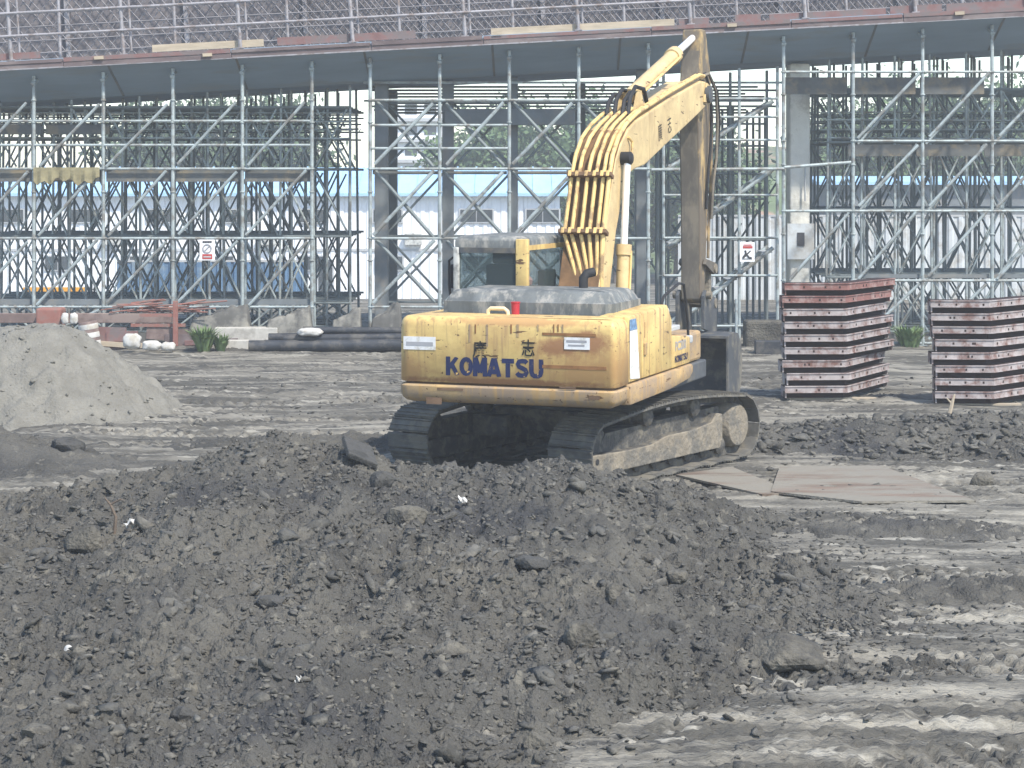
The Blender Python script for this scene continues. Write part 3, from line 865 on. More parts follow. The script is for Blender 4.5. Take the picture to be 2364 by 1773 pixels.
# engine hood
HD = [(-1.08, -1.95), (0.93, -1.95), (1.0, -1.85), (1.0, -0.75), (-1.08, -0.75)]
hood = MB().loft(HD, [(1.94, 0.0), (2.12, 0.0), (2.13, 0.025), (2.215, 0.075), (2.25, 0.12), (2.262, 0.2)]).build('engine_hood', 'hood_grey', EX, smooth=True)
MB().box(-1.18, 1.0, -2.1, -1.93, 1.90, 1.985).build('hood_gap_strip', 'black_rubber', EX)  # black strip standing in for the shaded gap between hood and counterweight
# lifting eye, red cup
MB().tube([(-0.42, -2.2, 1.97), (-0.42, -2.2, 2.035), (-0.39, -2.2, 2.06), (-0.22, -2.2, 2.06), (-0.18, -2.2, 2.03), (-0.17, -2.2, 1.97)], 0.024, 8).build('grab_handle', 'cream', EX, smooth=True)
MB().lathe([(0.045, 1.98), (0.05, 2.12), (0.056, 2.125), (0.056, 2.14), (0.02, 2.14)], (-0.1, -2.15, 0), n=14).build('filler_cap', 'red_plastic', EX, smooth=True)
# exhaust pipe and mirror
MB().tube([(0.42, -1.2, 2.2), (0.42, -1.2, 2.38), (0.45, -1.17, 2.43), (0.52, -1.1, 2.45)], 0.055, 10).build('exhaust_pipe', 'black_rubber', EX, smooth=True)
MB().lathe([(0.06, 0), (0.07, 0.06), (0.03, 0.11)], (-0.4, -0.9, 2.27), n=12).build('air_cap', 'rust_brown', EX, smooth=True)

# cab
CX0, CX1, CY0, CY1, CZ0, CZ1 = -1.33, -0.36, -1.02, 0.72, 1.25, 2.86
cab = MB().box(CX0, CX1, CY0, CY1, CZ0, 2.18).build('cab', 'yellow_boom', EX, bevel=0.03, smooth=True)
roofp = [(CX0 + 0.02, CY0 + 0.02), (CX1 - 0.02, CY0 + 0.02), (CX1 - 0.02, CY1 - 0.1), (CX0 + 0.02, CY1 - 0.1)]
MB().loft(roofp, [(2.70, 0.0), (2.80, 0.0), (2.84, 0.025), (2.865, 0.08)]).build('cab_roof', 'hood_grey', cab, smooth=True)
for nm, x, y, m_, w in (('pillar', CX0, CY0, 'cab_white', .075), ('pillar', CX1 - .15, CY0, 'yellow', .15), ('pillar', CX0, CY1 - .08, 'dark_steel', .07), ('pillar', CX1 - .08, CY1 - .08, 'dark_steel', .08)):
    MB().box(x, x + w + (.004 if m_ == 'yellow' else 0), y - (.004 if m_ == 'yellow' else 0), y + 0.09, 2.16, 2.83 if m_ == 'yellow' else 2.72).build(nm, m_, cab, bevel=0.015, smooth=True)
MB().box(CX0 + .08, CX1 - .155, CY0 + .005, CY0 + .06, 2.655, 2.72).build('window_head', 'dark_steel', cab)
MB().box(CX0 + .077, CX1 - .152, CY0 + .03, CY0 + .036, 2.185, 2.655).build('rear_glass', 'cab_glass', cab)
MB().box(CX1 - .012, CX1 - .006, CY0 + .095, CY1 - .085, 2.185, 2.70).build('side_glass', 'cab_glass', cab)
MB().box(CX0 + .006, CX0 + .012, CY0 + .095, CY1 - .085, 2.185, 2.70).build('side_glass', 'cab_glass', cab)
MB().box(CX0 + .075, CX1 - .085, CY1 - .05, CY1 - .044, 2.185, 2.70).build('front_glass', 'cab_glass', cab)
MB().box(CX1 - .02, CX1 - .004, CY0 + .095, CY1 - .085, 2.69, 2.75).build('window_rail', 'yellow', cab)
seat = MB().box(-1.08, -0.6, -0.55, -0.43, 1.9, 2.5).box(-1.0, -0.7, -0.53, -0.45, 2.5, 2.66)
seat.build('seat_back', 'black_rubber', cab, bevel=0.03, smooth=True)
MB().box(-1.2, -.5, -.9, .6, 1.6, 1.64).build('cab_floor', 'dark_steel', cab)
MB().box(-.62, -.5, .1, .5, 2.18, 2.4).build('console', 'dark_steel', cab, bevel=.02)
MB().box(CX1 + .0, CX1 + .012, CY1 - .5, CY1 - .44, 2.2, 2.66).build('side_rail', 'frame_grey', cab)
MB().tube([(CX0 - .06, CY0 + 0.1, 2.0), (CX0 - .09, CY0 + 0.1, 2.25), (CX0 - .09, CY0 + 0.1, 2.55), (CX0 - .0, CY0 + 0.1, 2.62)], 0.016, 6).build('cab_handrail', 'black_rubber', cab, smooth=True)
MB().box(CX0 - .11, CX0 - .02, CY0 + .18, CY0 + .22, 2.2, 2.5).build('mirror', 'black_rubber', cab, bevel=0.015)

# handrail on the right front corner
MB().tube([(1.22, -0.62, 2.02), (1.22, -0.5, 2.14), (1.22, 0.2, 2.26), (1.22, 0.42, 2.24), (1.22, 0.62, 1.75), (1.22, 0.66, 1.45)], 0.018, 6).build('handrail', 'black_rubber', EX, smooth=True)
MB().box(1.17, 1.27, 0.58, 0.70, 1.48, 1.58).build('lamp', 'frame_grey', EX, bevel=0.02)

# boom
dz = -0.15
BOOM = [(-0.16, 1.75), (-0.14, 2.25), (0.03, 2.68), (0.19, 3.05), (0.475, 3.71), (0.62, 3.95), (0.82, 4.15), (1.12, 4.34), (1.55, 4.49), (3.2, 4.84), (4.95, 5.17), (5.22, 5.17), (5.36, 5.03), (5.33, 4.87), (5.2, 4.79),
        (4.75, 4.66), (3.3, 4.27), (1.95, 3.90), (1.45, 3.84), (1.15, 3.76), (1.0, 3.62), (0.63, 3.03), (0.36, 2.3), (0.22, 1.75)]
BOOM = [(y, z + dz) for y, z in BOOM]
boom = MB().prism(BOOM, -0.27, 0.27).build('boom', 'yellow_boom', EX, bevel=0.02, smooth=False)
def boom_pipe(xs_, pts, r=0.026, name='hydraulic_pipe', m_='yellow_pipe'):
    n_ = len(pts)
    pp = []
    for i, (y, z) in enumerate(pts):
        x = xs_[min(i, len(xs_) - 1)] if isinstance(xs_, (list, tuple)) else xs_
        pp.append((x, y, z + dz))
    return MB().tube(pp, r, 8).build(name, m_, boom, smooth=True)
low = [(-0.03, 2.25), (-0.03, 2.5), (0.10, 3.02), (0.39, 3.74), (0.53, 4.02), (0.78, 4.25), (1.08, 4.42)]
boom_pipe([0.0, -0.06, -0.255, -0.255, -0.245, -0.24, -0.22], low + [(1.6, 4.58), (1.95, 4.66)])
boom_pipe([0.06, 0.02, -0.16, -0.16, -0.15, -0.13, -0.1], low + [(1.55, 4.57), (1.8, 4.63)])
boom_pipe([0.13, 0.1, -0.035, -0.04, -0.02, 0.0, 0.0], low + [(1.5, 4.56), (1.75, 4.62)])
boom_pipe([0.17, 0.15, 0.075, 0.07, 0.08, 0.09, 0.1], low + [(1.55, 4.57), (1.9, 4.66)])
boom_pipe([0.23, 0.22, 0.18, 0.17, 0.175, 0.19, 0.2], low + [(1.6, 4.58), (3.2, 4.92), (4.9, 5.25)])
boom_pipe([0.28, 0.275, 0.255, 0.25, 0.25, 0.25, 0.255], low + [(1.6, 4.585), (3.2, 4.925), (4.9, 5.255), (5.15, 5.25)], 0.03)
# brown gaps between the pipes: grime strip on the boom's back
MB().add([(x, y, z + dz) for x in (-0.262, 0.262) for y, z in ((-0.145, 2.27), (0.02, 2.69), (0.18, 3.06), (0.465, 3.722), (0.61, 3.962), (0.81, 4.165), (1.11, 4.356))],
         [(i, i + 1, i + 8, i + 7) for i in range(6)]).build('grime_strip', 'pipe_gap', boom)
for y, z, w in ((0.085, 3.04, 0.30), (0.375, 3.76, 0.28)):
    M = Matrix.Translation((0, y, z + dz)) @ Matrix.Rotation(R(-23), 4, 'X')
    MB().box(-w - .02, w + .02, -0.062, 0.075, -0.028, 0.028, M).build('pipe_clamp', 'brown_grime', boom, bevel=0.01)
    for x in (-0.255, -0.16, -0.037, 0.073, 0.175, 0.253):
        M2 = M @ Matrix.Translation((x, 0, 0))
        MB().box(-0.022, 0.022, -0.075, -0.0625, -0.04, 0.04, M2).build('clamp_collar', 'yellow_pipe', boom, bevel=0.008)
MB().lathe([(0.085, 0.262), (0.085, 0.40), (0.06, 0.42)], (0, 0.86, 3.98 + dz), 'x', 16).build('cylinder_pin', 'black_rubber', boom, smooth=True)
MB().lathe([(0.06, -0.42), (0.085, -0.40), (0.085, -0.262)], (0, 0.86, 3.98 + dz), 'x', 16).build('cylinder_pin', 'black_rubber', boom, smooth=True)
MB().tube([(0.283, 1.12, 4.26 + dz), (0.31, 1.22, 4.2 + dz), (0.31, 1.2, 4.06 + dz), (0.3, 1.02, 3.98 + dz)], 0.018, 6).build('grease_line', 'yellow_pipe', boom, smooth=True)
Mb = Matrix.Translation((0.2735, 2.62, 4.22 + dz)) @ Matrix.Rotation(R(90), 4, 'Z') @ Matrix.Rotation(R(-12), 4, 'Y')
inst('lettering', text_mesh('廣', 0.24, 'black_paint', 0.2), boom, Mb)
Mb = Matrix.Translation((0.2735, 3.1, 4.34 + dz)) @ Matrix.Rotation(R(90), 4, 'Z') @ Matrix.Rotation(R(-12), 4, 'Y')
inst('lettering', text_mesh('志', 0.24, 'black_paint', 0.2), boom, Mb)
# arm-cylinder bracket and hose bunch at the bend
for s in (-1, 1):
    MB().prism([(1.85, 4.55 + dz), (2.35, 4.66 + dz), (2.2, 4.9 + dz), (2.08, 4.9 + dz)], s * 0.13 - 0.02, s * 0.13 + 0.02).build('bracket', 'yellow_boom', boom)
for k, (x, h) in enumerate(((-0.17, .2), (-0.06, .26), (0.05, .22), (0.13, .3))):
    MB().tube([(x, 1.62, 4.56 + dz), (x - .01, 1.75, 4.62 + h * .6 + dz), (x, 1.98, 4.66 + h + dz), (x + .02, 2.3, 4.7 + h * .8 + dz), (x, 2.55, 4.74 + dz)], 0.03, 7).build('hose', 'black_rubber', boom, smooth=True)

# boom cylinders
for s in (-1, 1):
    a, b = Vector((s * 0.36, 0.50, 1.45)), Vector((s * 0.35, 0.86, 3.98 + dz))
    m1 = a.lerp(b, 0.52)
    bc = MB().tube([a, m1], [0.085, 0.085], 12).build('boom_cylinder', 'yellow_boom', EX, smooth=True)
    MB().tube([m1 - (b - a) * 0.045, m1 + (b - a) * 0.012], 0.105, 12).build('gland', 'yellow_boom', bc, smooth=True)
    MB().tube([m1, b], 0.047, 12).build('rod', 'chrome', bc, smooth=True)
    MB().tube([a.lerp(b, .1) + Vector((s * .1, 0, 0)), a.lerp(b, .5) + Vector((s * .1, 0, 0))], 0.016, 6).build('pipe', 'yellow_pipe', bc, smooth=True)
# arm cylinder
a, b = Vector((0, 2.13, 4.84 + dz)), Vector((0, 5.58, 5.88 + dz))
m1 = a.lerp(b, 0.67)
ac = MB().tube([a, m1], 0.1, 14).build('arm_cylinder', 'yellow_boom', EX, smooth=True)
MB().tube([m1 - (b - a) * 0.05, m1 + (b - a) * 0.008], 0.125, 14).build('gland', 'yellow_boom', ac, smooth=True)
MB().tube([m1, b], 0.055, 12).build('rod', 'chrome', ac, smooth=True)
MB().tube([a.lerp(b, .06) + Vector((.12, 0, -.02)), a.lerp(b, .62) + Vector((.13, 0, .0)), a.lerp(b, .65) + Vector((.06, 0, .0))], 0.02, 6).build('pipe', 'yellow_pipe', ac, smooth=True)

# arm
ARM = [(5.46, 5.98), (5.38, 5.6), (5.30, 5.22), (5.22, 4.95), (5.20, 4.7), (5.26, 4.4), (5.34, 3.3), (5.36, 2.2), (5.36, 1.88), (5.46, 1.82), (5.58, 1.88), (5.64, 2.2), (5.86, 3.6), (6.0, 4.6), (6.02, 5.0), (5.95, 5.35), (5.78, 5.75), (5.66, 5.98)]
arm = MB().prism([(y, z + dz) for y, z in ARM], -0.155, 0.155).build('arm', 'arm_side', EX, bevel=0.02)
# grime with painted-in shade on the arm's underside plate, the face turned to the machine
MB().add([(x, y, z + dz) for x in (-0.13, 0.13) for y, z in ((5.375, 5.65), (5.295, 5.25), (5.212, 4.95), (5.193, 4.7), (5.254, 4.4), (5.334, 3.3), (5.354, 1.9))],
         [(i, i + 1, i + 8, i + 7) for i in range(6)]).build('underside_plate', 'arm_grime_shade', arm)
for s in (-1, 1):
    MB().lathe([(0.13, 0.28 * s), (0.13, 0.345 * s), (0.09, 0.355 * s)], (0, 5.24, 4.98 + dz), 'x', 16).build('pivot_pin', 'dark_steel', arm, smooth=True)
    MB().prism([(5.05, 4.86 + dz), (5.2, 5.15 + dz), (5.42, 5.1 + dz), (5.4, 4.85 + dz)], min(s * .275, s * .3), max(s * .275, s * .3)).build('fork_cheek', 'yellow_boom', boom)
# hoses hanging beside the arm
for k, (x, y0, dy, zb) in enumerate(((0.2, 5.15, .55, 4.15), (0.24, 5.15, .75, 4.0), (0.21, 5.2, .95, 4.25))):
    MB().tube([(x, y0, 5.25 + dz), (x + .03, y0 + dy * .35, 5.3 + dz), (x + .05, y0 + dy * .8, 5.05 + dz), (x + .04, y0 + dy, 4.6 + dz), (x + .02, y0 + dy, zb + dz), (x, y0 + dy * .85, zb - .35 + dz), (x - .02, y0 + dy * .8, zb - .9 + dz)], 0.022, 7).build('hose', ('black_rubber', 'arm_grime_shade', 'black_rubber')[k], arm, smooth=True)
MB().tube([(0.18, 5.95, 4.7 + dz), (0.18, 5.9, 3.8 + dz), (0.18, 5.75, 3.0 + dz), (0.18, 5.7, 2.5 + dz)], 0.024, 7).build('arm_pipe', 'arm_side', arm, smooth=True)
# bucket cylinder on the far side of the arm
a, b = Vector((0, 6.05, 5.0 + dz)), Vector((0, 5.98, 2.35 + dz))
bk = MB().tube([a, a.lerp(b, .58)], 0.085, 12).build('bucket_cylinder', 'arm_grime_shade', EX, smooth=True)
MB().tube([a.lerp(b, .56), b], 0.045, 10).build('rod', 'chrome', bk, smooth=True)
# linkage
for s in (-1, 1):
    MB().prism([(5.42, 2.42 + dz), (5.5, 2.5 + dz), (6.05, 2.42 + dz), (6.08, 2.3 + dz), (5.98, 2.24 + dz)], s * 0.19 - .025, s * 0.19 + .025).build('link_arm', 'arm_grime_shade', EX, bevel=.008)
hl = MB().box(-0.15, 0.15, 5.93, 6.05, 1.78 + dz, 2.36 + dz)
hl.build('bucket_link', 'track_mud', EX, bevel=0.03, smooth=True)
MB().lathe([(0.075, -0.24), (0.075, 0.24)], (0, 6.0, 2.33 + dz), 'x', 12).build('link_pin', 'track_mud', EX, smooth=True)
MB().lathe([(0.075, -0.24), (0.075, 0.24)], (0, 5.99, 1.8 + dz), 'x', 12).build('link_pin', 'track_mud', EX, smooth=True)

# bucket: open to the machine, roofed by its top plate
outer = [(5.16, 1.36), (5.55, 1.40), (5.8, 1.36), (5.98, 1.2), (6.06, 0.93), (6.0, 0.6), (5.82, 0.36), (5.55, 0.26), (5.16, 0.24)]
inner = [(5.16, 0.27), (5.54, 0.29), (5.79, 0.385), (5.965, 0.615), (6.02, 0.93), (5.95, 1.18), (5.78, 1.325), (5.55, 1.365), (5.16, 1.325)]
bucket = MB().prism([(y, z + dz) for y, z in outer + inner], -0.60, 0.60).build('bucket', 'bucket_steel', EX)
for s in (-1, 1):
    MB().prism([(y, z + dz) for y, z in outer], min(s * .60, s * .63), max(s * .60, s * .63)).build('bucket_side', 'bucket_steel', bucket)
    MB().prism([(5.3, 1.45 + dz), (6.1, 1.3 + dz), (6.1, 1.75 + dz), (5.98, 1.9 + dz), (5.75, 1.75 + dz), (5.6, 1.95 + dz), (5.42, 2.03 + dz), (5.3, 1.95 + dz)], s * 0.2 - .025, s * 0.2 + .025).build('bucket_ear', 'bucket_steel', bucket, bevel=0.006)
for k in range(5):
    x = -0.5 + k * 0.25
    MB().prism([(5.14, 0.23 + dz), (5.14, 0.33 + dz), (4.9, 0.235 + dz)], x - 0.04, x + 0.04).build('tooth', 'dark_steel', bucket)
MB().lathe([(0.06, -0.3), (0.06, 0.3)], (0, 5.46, 1.95 + dz), 'x', 12).build('bucket_pin', 'track_mud', bucket, smooth=True)

# undercarriage, turned a further 16 degrees from the upper works
UC = MB().prism([(-0.55, 0.42), (0.55, 0.42), (0.72, 0.72), (-0.72, 0.72)], -0.85, 0.85).build('car_body', 'track_dark', EX, bevel=0.03)
UC.rotation_euler = (0, 0, -R(16))
MB().lathe([(0.66, 0.72), (0.66, 0.97)], n=28).build('slewing_ring', 'dark_steel', UC, smooth=True)
for s in (-1, 1):
    for t in (-1, 1):
        MB().box(min(s * .5, s * 1.05), max(s * .5, s * 1.05), min(t * .35, t * .9), max(t * .35, t * .9), 0.36, 0.62).build('cross_leg', 'track_dark', UC, bevel=0.03)

def track_path():
    """closed loop of (y, z, angle): the near idler sits lower than the far sprocket"""
    yA, zA, rA, yB, zB, rB = -1.62, 0.39, 0.35, 1.52, 0.41, 0.37
    pts = []
    for i in range(41): pts.append((yA + (yB - yA) * i / 40, 0.04 + 0.01 * math.sin(i), ))
    for i in range(1, 21):
        w = R(-90 + 180 * i / 20); pts.append((yB + rB * math.cos(w), zB + rB * math.sin(w)))
    for i in range(1, 40):
        t = i / 40; pts.append((yB + (yA - yB) * t, (zB + rB) * (1 - t) + (zA + rA) * t + 0.10 * math.sin(t * math.pi)))
    for i in range(0, 21):
        w = R(90 + 180 * i / 20); pts.append((yA + rA * math.cos(w), zA + rA * math.sin(w)))
    return [Vector((0, y, z)) for y, z in pts]
TP = track_path()
cum = [0.0]
for i in range(len(TP)):
    cum.append(cum[-1] + (TP[(i + 1) % len(TP)] - TP[i]).length)
def on_path(s):
    s %= cum[-1]
    for i in range(len(TP)):
        if cum[i + 1] >= s:
            a, b = TP[i], TP[(i + 1) % len(TP)]
            k = (s - cum[i]) / max(1e-6, cum[i + 1] - cum[i])
            return a.lerp(b, k), (b - a).normalized()
NSH = 47
shoe_me = MB().box(-0.305, 0.305, -0.088, 0.088, -0.012, 0.012).box(-0.3, 0.3, -0.078, -0.062, 0.0121, 0.034).box(-0.3, 0.3, 0.0, 0.014, 0.0121, 0.028).box(-0.3, 0.3, 0.062, 0.076, 0.0121, 0.03).mesh('track_shoe', 'shoe')
idl = MB().lathe([(0.1, -0.1), (0.28, -0.09), (0.31, -0.07), (0.31, 0.07), (0.28, 0.09), (0.1, 0.1)], axis='x', n=24).mesh('idler', 'track_dark', smooth=True)
spk = MB().lathe([(0.2, -0.2), (0.25, -0.17), (0.30, -0.06), (0.30, 0.06), (0.28, 0.10), (0.27, 0.19), (0.25, 0.215), (0.05, 0.22)], axis='x', n=26).mesh('sprocket', 'track_mud', smooth=True)
rol = MB().lathe([(0.07, -0.17), (0.115, -0.15), (0.115, -0.05), (0.09, -0.04), (0.09, 0.04), (0.115, 0.05), (0.115, 0.15), (0.06, 0.19)], axis='x', n=14).mesh('roller', 'track_dark', smooth=True)
for s in (-1, 1):
    tr = empty('track', (s * 1.19 * math.cos(R(16)), -s * 1.19 * math.sin(R(16)), 0), (0, 0, -R(16)), EX)
    tr['label'] = 'crawler track caked in dry mud' if s > 0 else 'crawler track in the shade of the machine'
    fr = [(-1.92, 0.16), (1.02, 0.18), (1.08, 0.30), (1.08, 0.6), (0.95, 0.62), (0.82, 0.52), (0.4, 0.47), (-0.25, 0.46), (-0.6, 0.39), (-1.1, 0.38), (-1.88, 0.40), (-1.93, 0.34)]
    MB().prism(fr, -0.2, 0.2).build('frame', 'track_dark', tr, bevel=0.02)
    x0 = 0.2 if s > 0 else -0.235
    gd = [(y, z) for y, z in fr]
    MB().prism(gd, x0 + 0.002, x0 + 0.035).build('guard_plate', 'track_mud', tr, bevel=0.01)
    MB().lathe([(0.035, x0 + 0.0), (0.035, x0 + 0.042)], (0, -1.78, 0.32), 'x', 10).build('guard_bolt', 'black_rubber', tr)
    MB().prism([(-1.7, 0.3), (1.1, 0.3), (1.35, 0.42), (1.2, 0.68), (-1.4, 0.6)], -0.1, 0.1).build('mud_fill', 'track_dark', tr)
    inst('idler', idl, tr, Matrix.Translation((0, -1.62, 0.40)))
    inst('sprocket', spk, tr, Matrix.Translation((0, 1.52, 0.41)) @ (Matrix.Identity(4) if s > 0 else Matrix.Rotation(math.pi, 4, 'Z')))
    for k in range(7): inst('roller', rol, tr, Matrix.Translation((0, -1.15 + k * 0.385, 0.19)))
    for k in (-0.55, 0.55): inst('carrier_roller', rol, tr, Matrix.Translation((0, k, 0.72 + 0.01 * k)))
    ch = MB()
    n_ = len(TP)
    vs, fs = [], []
    cz = Vector((0, 0, 0.43))
    for p in TP:
        q = p + (Vector((0, max(-1.6, min(1.5, p.y)), 0.42)) - p).normalized() * 0.085
        for x in (-0.11, 0.11):
            vs += [(x, p.y, p.z), (x, q.y, q.z)]
    for i in range(n_):
        j = (i + 1) % n_
        a_, b_ = i * 4, j * 4
        fs += [(a_, b_, b_ + 1, a_ + 1), (a_ + 2, a_ + 3, b_ + 3, b_ + 2), (a_ + 1, b_ + 1, b_ + 3, a_ + 3)]
    ch.add(vs, fs).build('track_chain', 'track_dark', tr)
    for k in range(NSH):
        p, t = on_path(cum[-1] * k / NSH)
        nrm = Vector((0, t.z, -t.y))           # outward for a loop run this way round
        xax = t.cross(nrm)
        M = Matrix(((xax.x, t.x, nrm.x, p.x), (xax.y, t.y, nrm.y, p.y + nrm.y * .014), (xax.z, t.z, nrm.z, p.z + nrm.z * .014), (0, 0, 0, 1)))
        inst('track_shoe', shoe_me, tr, M)

# ------------------------------------------------------------------ bridge under construction
SLOPE = 0.0529
def deck_z(x): return 6.604 + SLOPE * x          # underside of the deck's front edge
DROT = (0, -math.atan(SLOPE), 0)
DECK = empty('bridge_deck', (0, 42.7, 6.604), DROT)
tag(DECK, 'bridge deck under construction, dark formwork below and rust-brown edge board', 'bridge')
# profile across the bridge: edge, sloping wing, flat soffit, far wing
prof = [(0, 0.0), (1.6, -0.60), (4.8, -0.60), (6.4, 0.0), (6.4, 0.20), (0, 0.20)]
MB().prism(prof, -16, 16).build('deck_formwork', 'deck_form', DECK)
for k in range(11):                                # joints of the wing's form panels, slightly proud cover strips
    x = -14.2 + k * 2.75
    MB().add([(x, 0.02, -0.016), (x + 0.05, 0.02, -0.016), (x + 0.05, 1.58, -0.606), (x, 1.58, -0.606),
              (x, 0.02, -0.004), (x + 0.05, 0.02, -0.004), (x + 0.05, 1.58, -0.59), (x, 1.58, -0.59)],
             [(0, 1, 2, 3), (0, 4, 5, 1), (1, 5, 6, 2), (0, 3, 7, 4), (3, 2, 6, 7)]).build('joint_strip', 'column_steel', DECK)
x = -15.0
k = 0
while x < 15:
    w = (3.0, 2.4, 3.6)[k % 3]
    z0 = 0.004 + 0.012 * (k % 2)
    MB().box(x, x + w - 0.012, -0.06 - 0.008 * (k % 3), -0.004, z0, 0.11).build('edge_board', 'fascia_rust', DECK)
    MB().box(x, x + w - 0.03, -0.09, -0.02, 0.112, 0.20 - 0.02 * (k % 2)).build('edge_angle', ('fascia_rust', 'fascia_rust', 'fascia_red')[k % 3] if x < 3 else 'fascia_red', DECK)
    MB().box(x, x + w - 0.005, -0.075, -0.062, -0.012, 0.016).build('drip_edge', 'rail_grey', DECK)
    x += w; k += 1
def deck_x(px): return (px - W_PX / 2) * 42.7 / F_PX
for x0, x1, m_, zz, hh in ((350, 608, 'timber_pale', .36, .12), (640, 960, 'fascia_red', .36, .14), (1135, 1560, 'timber_pale', .33, .12), (1570, 1640, 'fascia_red', .33, .1), (1700, 1760, 'fascia_red', .33, .14), (1780, 2050, 'fascia_red', .33, .1), (2060, 2180, 'fascia_red', .34, .13), (2190, 2420, 'fascia_red', .34, .12), (-60, 90, 'fascia_red', .36, .1)):
    MB().box(deck_x(x0), deck_x(x1), 0.1, 0.14, zz - 0.13, zz - .06 + hh * .7).build('toe_board', m_, DECK)
for px, zz in ((480, .06), (1690, .1), (2215, .1), (1150, .2), (230, .12)):
    MB().box(deck_x(px) - .1, deck_x(px) + .1, -0.13, -0.092, zz, zz + .07).build('wedge_block', 'timber_pale', DECK)
# inner web of the box girder: formwork with a reinforcing cage tied in front of it
MB().box(-16, 16, 2.6, 2.75, 0.201, 3.4).build('web_formwork', 'web_form', DECK)
for k in range(12):
    x = -15.5 + k * 2.7
    MB().box(x, x + 0.1, 2.5, 2.598, 0.202, 3.4).build('web_stud', 'rail_grey', DECK)
cage = MB()
cr = random.Random(3)
def bar(p0, p1, r, mb):
    mb.tube([p0, p1], r, 4, cap=False)
x = -13.0
while x < 13.0:
    dens = 0.17 if x > -6 else 0.26
    bar((x, 2.35, 0.31), (x + 1.5 + cr.uniform(-.1, .1), 2.3, 2.2), 0.013, cage)
    bar((x + 1.3, 2.25, 0.31), (x - .2 + cr.uniform(-.1, .1), 2.3, 2.2), 0.013, cage)
    x += dens * cr.uniform(0.7, 1.3)
for zz in (0.5, 0.78, 1.1, 1.4, 1.75): bar((-13, 2.22, zz), (13, 2.22, zz), 0.014, cage)
co = cage.build('rebar_cage', 'rebar', DECK)
tag(co, 'criss-cross reinforcing bars', kind='stuff')

# railing along the deck edge
RAIL = empty('deck_railing', (0, 42.7, 6.604), DROT)
tag(RAIL, 'grey tube guard railing along the edge of the bridge deck', 'railing')
for i, px in enumerate((-20, 25, 132, 285, 400, 555, 662, 815, 922, 1075, 1186, 1337, 1445, 1597, 1707, 1862, 1962, 2117, 2232, 2380)):
    x = deck_x(px)
    front = i % 2
    y = 0.03 if front else 0.30
    rod('post', (x, y, 0.14 if front else 0.20), (x + (-.03 if front else .02), y, 1.75), 0.042 if front else 0.034, 'rail_grey', RAIL)
    MB().box(x - .08, x + .08, y - .05, y + .05, 0.202, 0.225).build('base_plate', 'rail_grey', RAIL)
    if front: rod('post', (x + .11, .34, 0.3), (x + .1, .34, 1.7), 0.026, 'rail_grey', RAIL)
for zz, y in ((0.72, -0.02), (1.21, -0.02)):
    for k in range(5):
        rod('rail', (-14 + k * 5.9, y + .004 * k, zz), (-14 + k * 5.9 + 6.0, y + .004 * k, zz + .004), 0.03, 'rail_grey', RAIL)

# ------------------------------------------------------------------ scaffolding
R_P, R_L, R_B = 0.040, 0.029, 0.034
POSTC = {}
def post_mesh(h, nodes, material):
    """a standard: a tube with a rosette at each node and every half metre"""
    pr = [(R_P * 1.25, 0), (R_P * 1.25, 0.12), (R_P, 0.121)]
    zs = sorted(nodes)
    for z in zs:
        if 0.2 < z < h - 0.1:
            pr += [(R_P, z - 0.02), (0.06, z - 0.01), (0.06, z + 0.01), (R_P, z + 0.02)]
    pr.append((R_P, h))
    return MB().lathe(pr, n=8).mesh('standard', material, smooth=True)

def scaffold(name, label, xs_, y0, nodes, brace, ledger_rows, has_diag, gate=False):
    o = empty(name, (xs_[0], y0, 0.1))
    tag(o, label, 'scaffold', 'support scaffolds under the bridge')
    M0 = Vector((-xs_[0], -y0, -0.1))
    for x in xs_:
        top = deck_z(x) - 0.13
        me = post_mesh(top - 0.12, [z - 0.12 + d for z in nodes for d in (0, 1.0)], 'galvanised')
        inst('standard', me, o, Matrix.Translation(Vector((x, y0, 0.12)) + M0))
        h = MB().box(-.09, .09, -.09, .09, 0, .012).box(-.03, .03, -.03, .03, 0.0125, .1)
        inst('base_jack', h.mesh('base_jack', 'galvanised'), o, Matrix.Translation(Vector((x, y0, 0.105)) + M0))
    for z, (a, b) in ledger_rows:
        for i in range(len(xs_) - 1):
            if i < a or i >= b: continue
            rod('ledger', Vector((xs_[i] + .03, y0 - .03, z)) + M0, Vector((xs_[i + 1] - .03, y0 - .03, z)) + M0, R_L, 'galvanised', o)
    for (i, z0, z1, kind) in has_diag:
        xa, xb = xs_[i], xs_[i + 1]
        yy = y0 - 0.055
        if kind == '/': p0, p1 = (xa + .1, yy, z0 + .06), (xb - .1, yy, z1 - .04)
        elif kind == '\\': p0, p1 = (xa + .1, yy + .14, z1 - .04), (xb - .1, yy + .14, z0 + .06)
        p1 = (p1[0] + rng.uniform(-.05, .03), p1[1], p1[2] + rng.uniform(-.05, .03)); p0 = (p0[0] + rng.uniform(-.03, .05), p0[1], p0[2] + rng.uniform(-.03, .05))
        rod('diagonal_brace', Vector(p0) + M0, Vector(p1) + M0, R_B * (1.2 if gate else 1), 'galvanised' if kind == '/' else 'scaffold_shaded', o)
    return o, M0

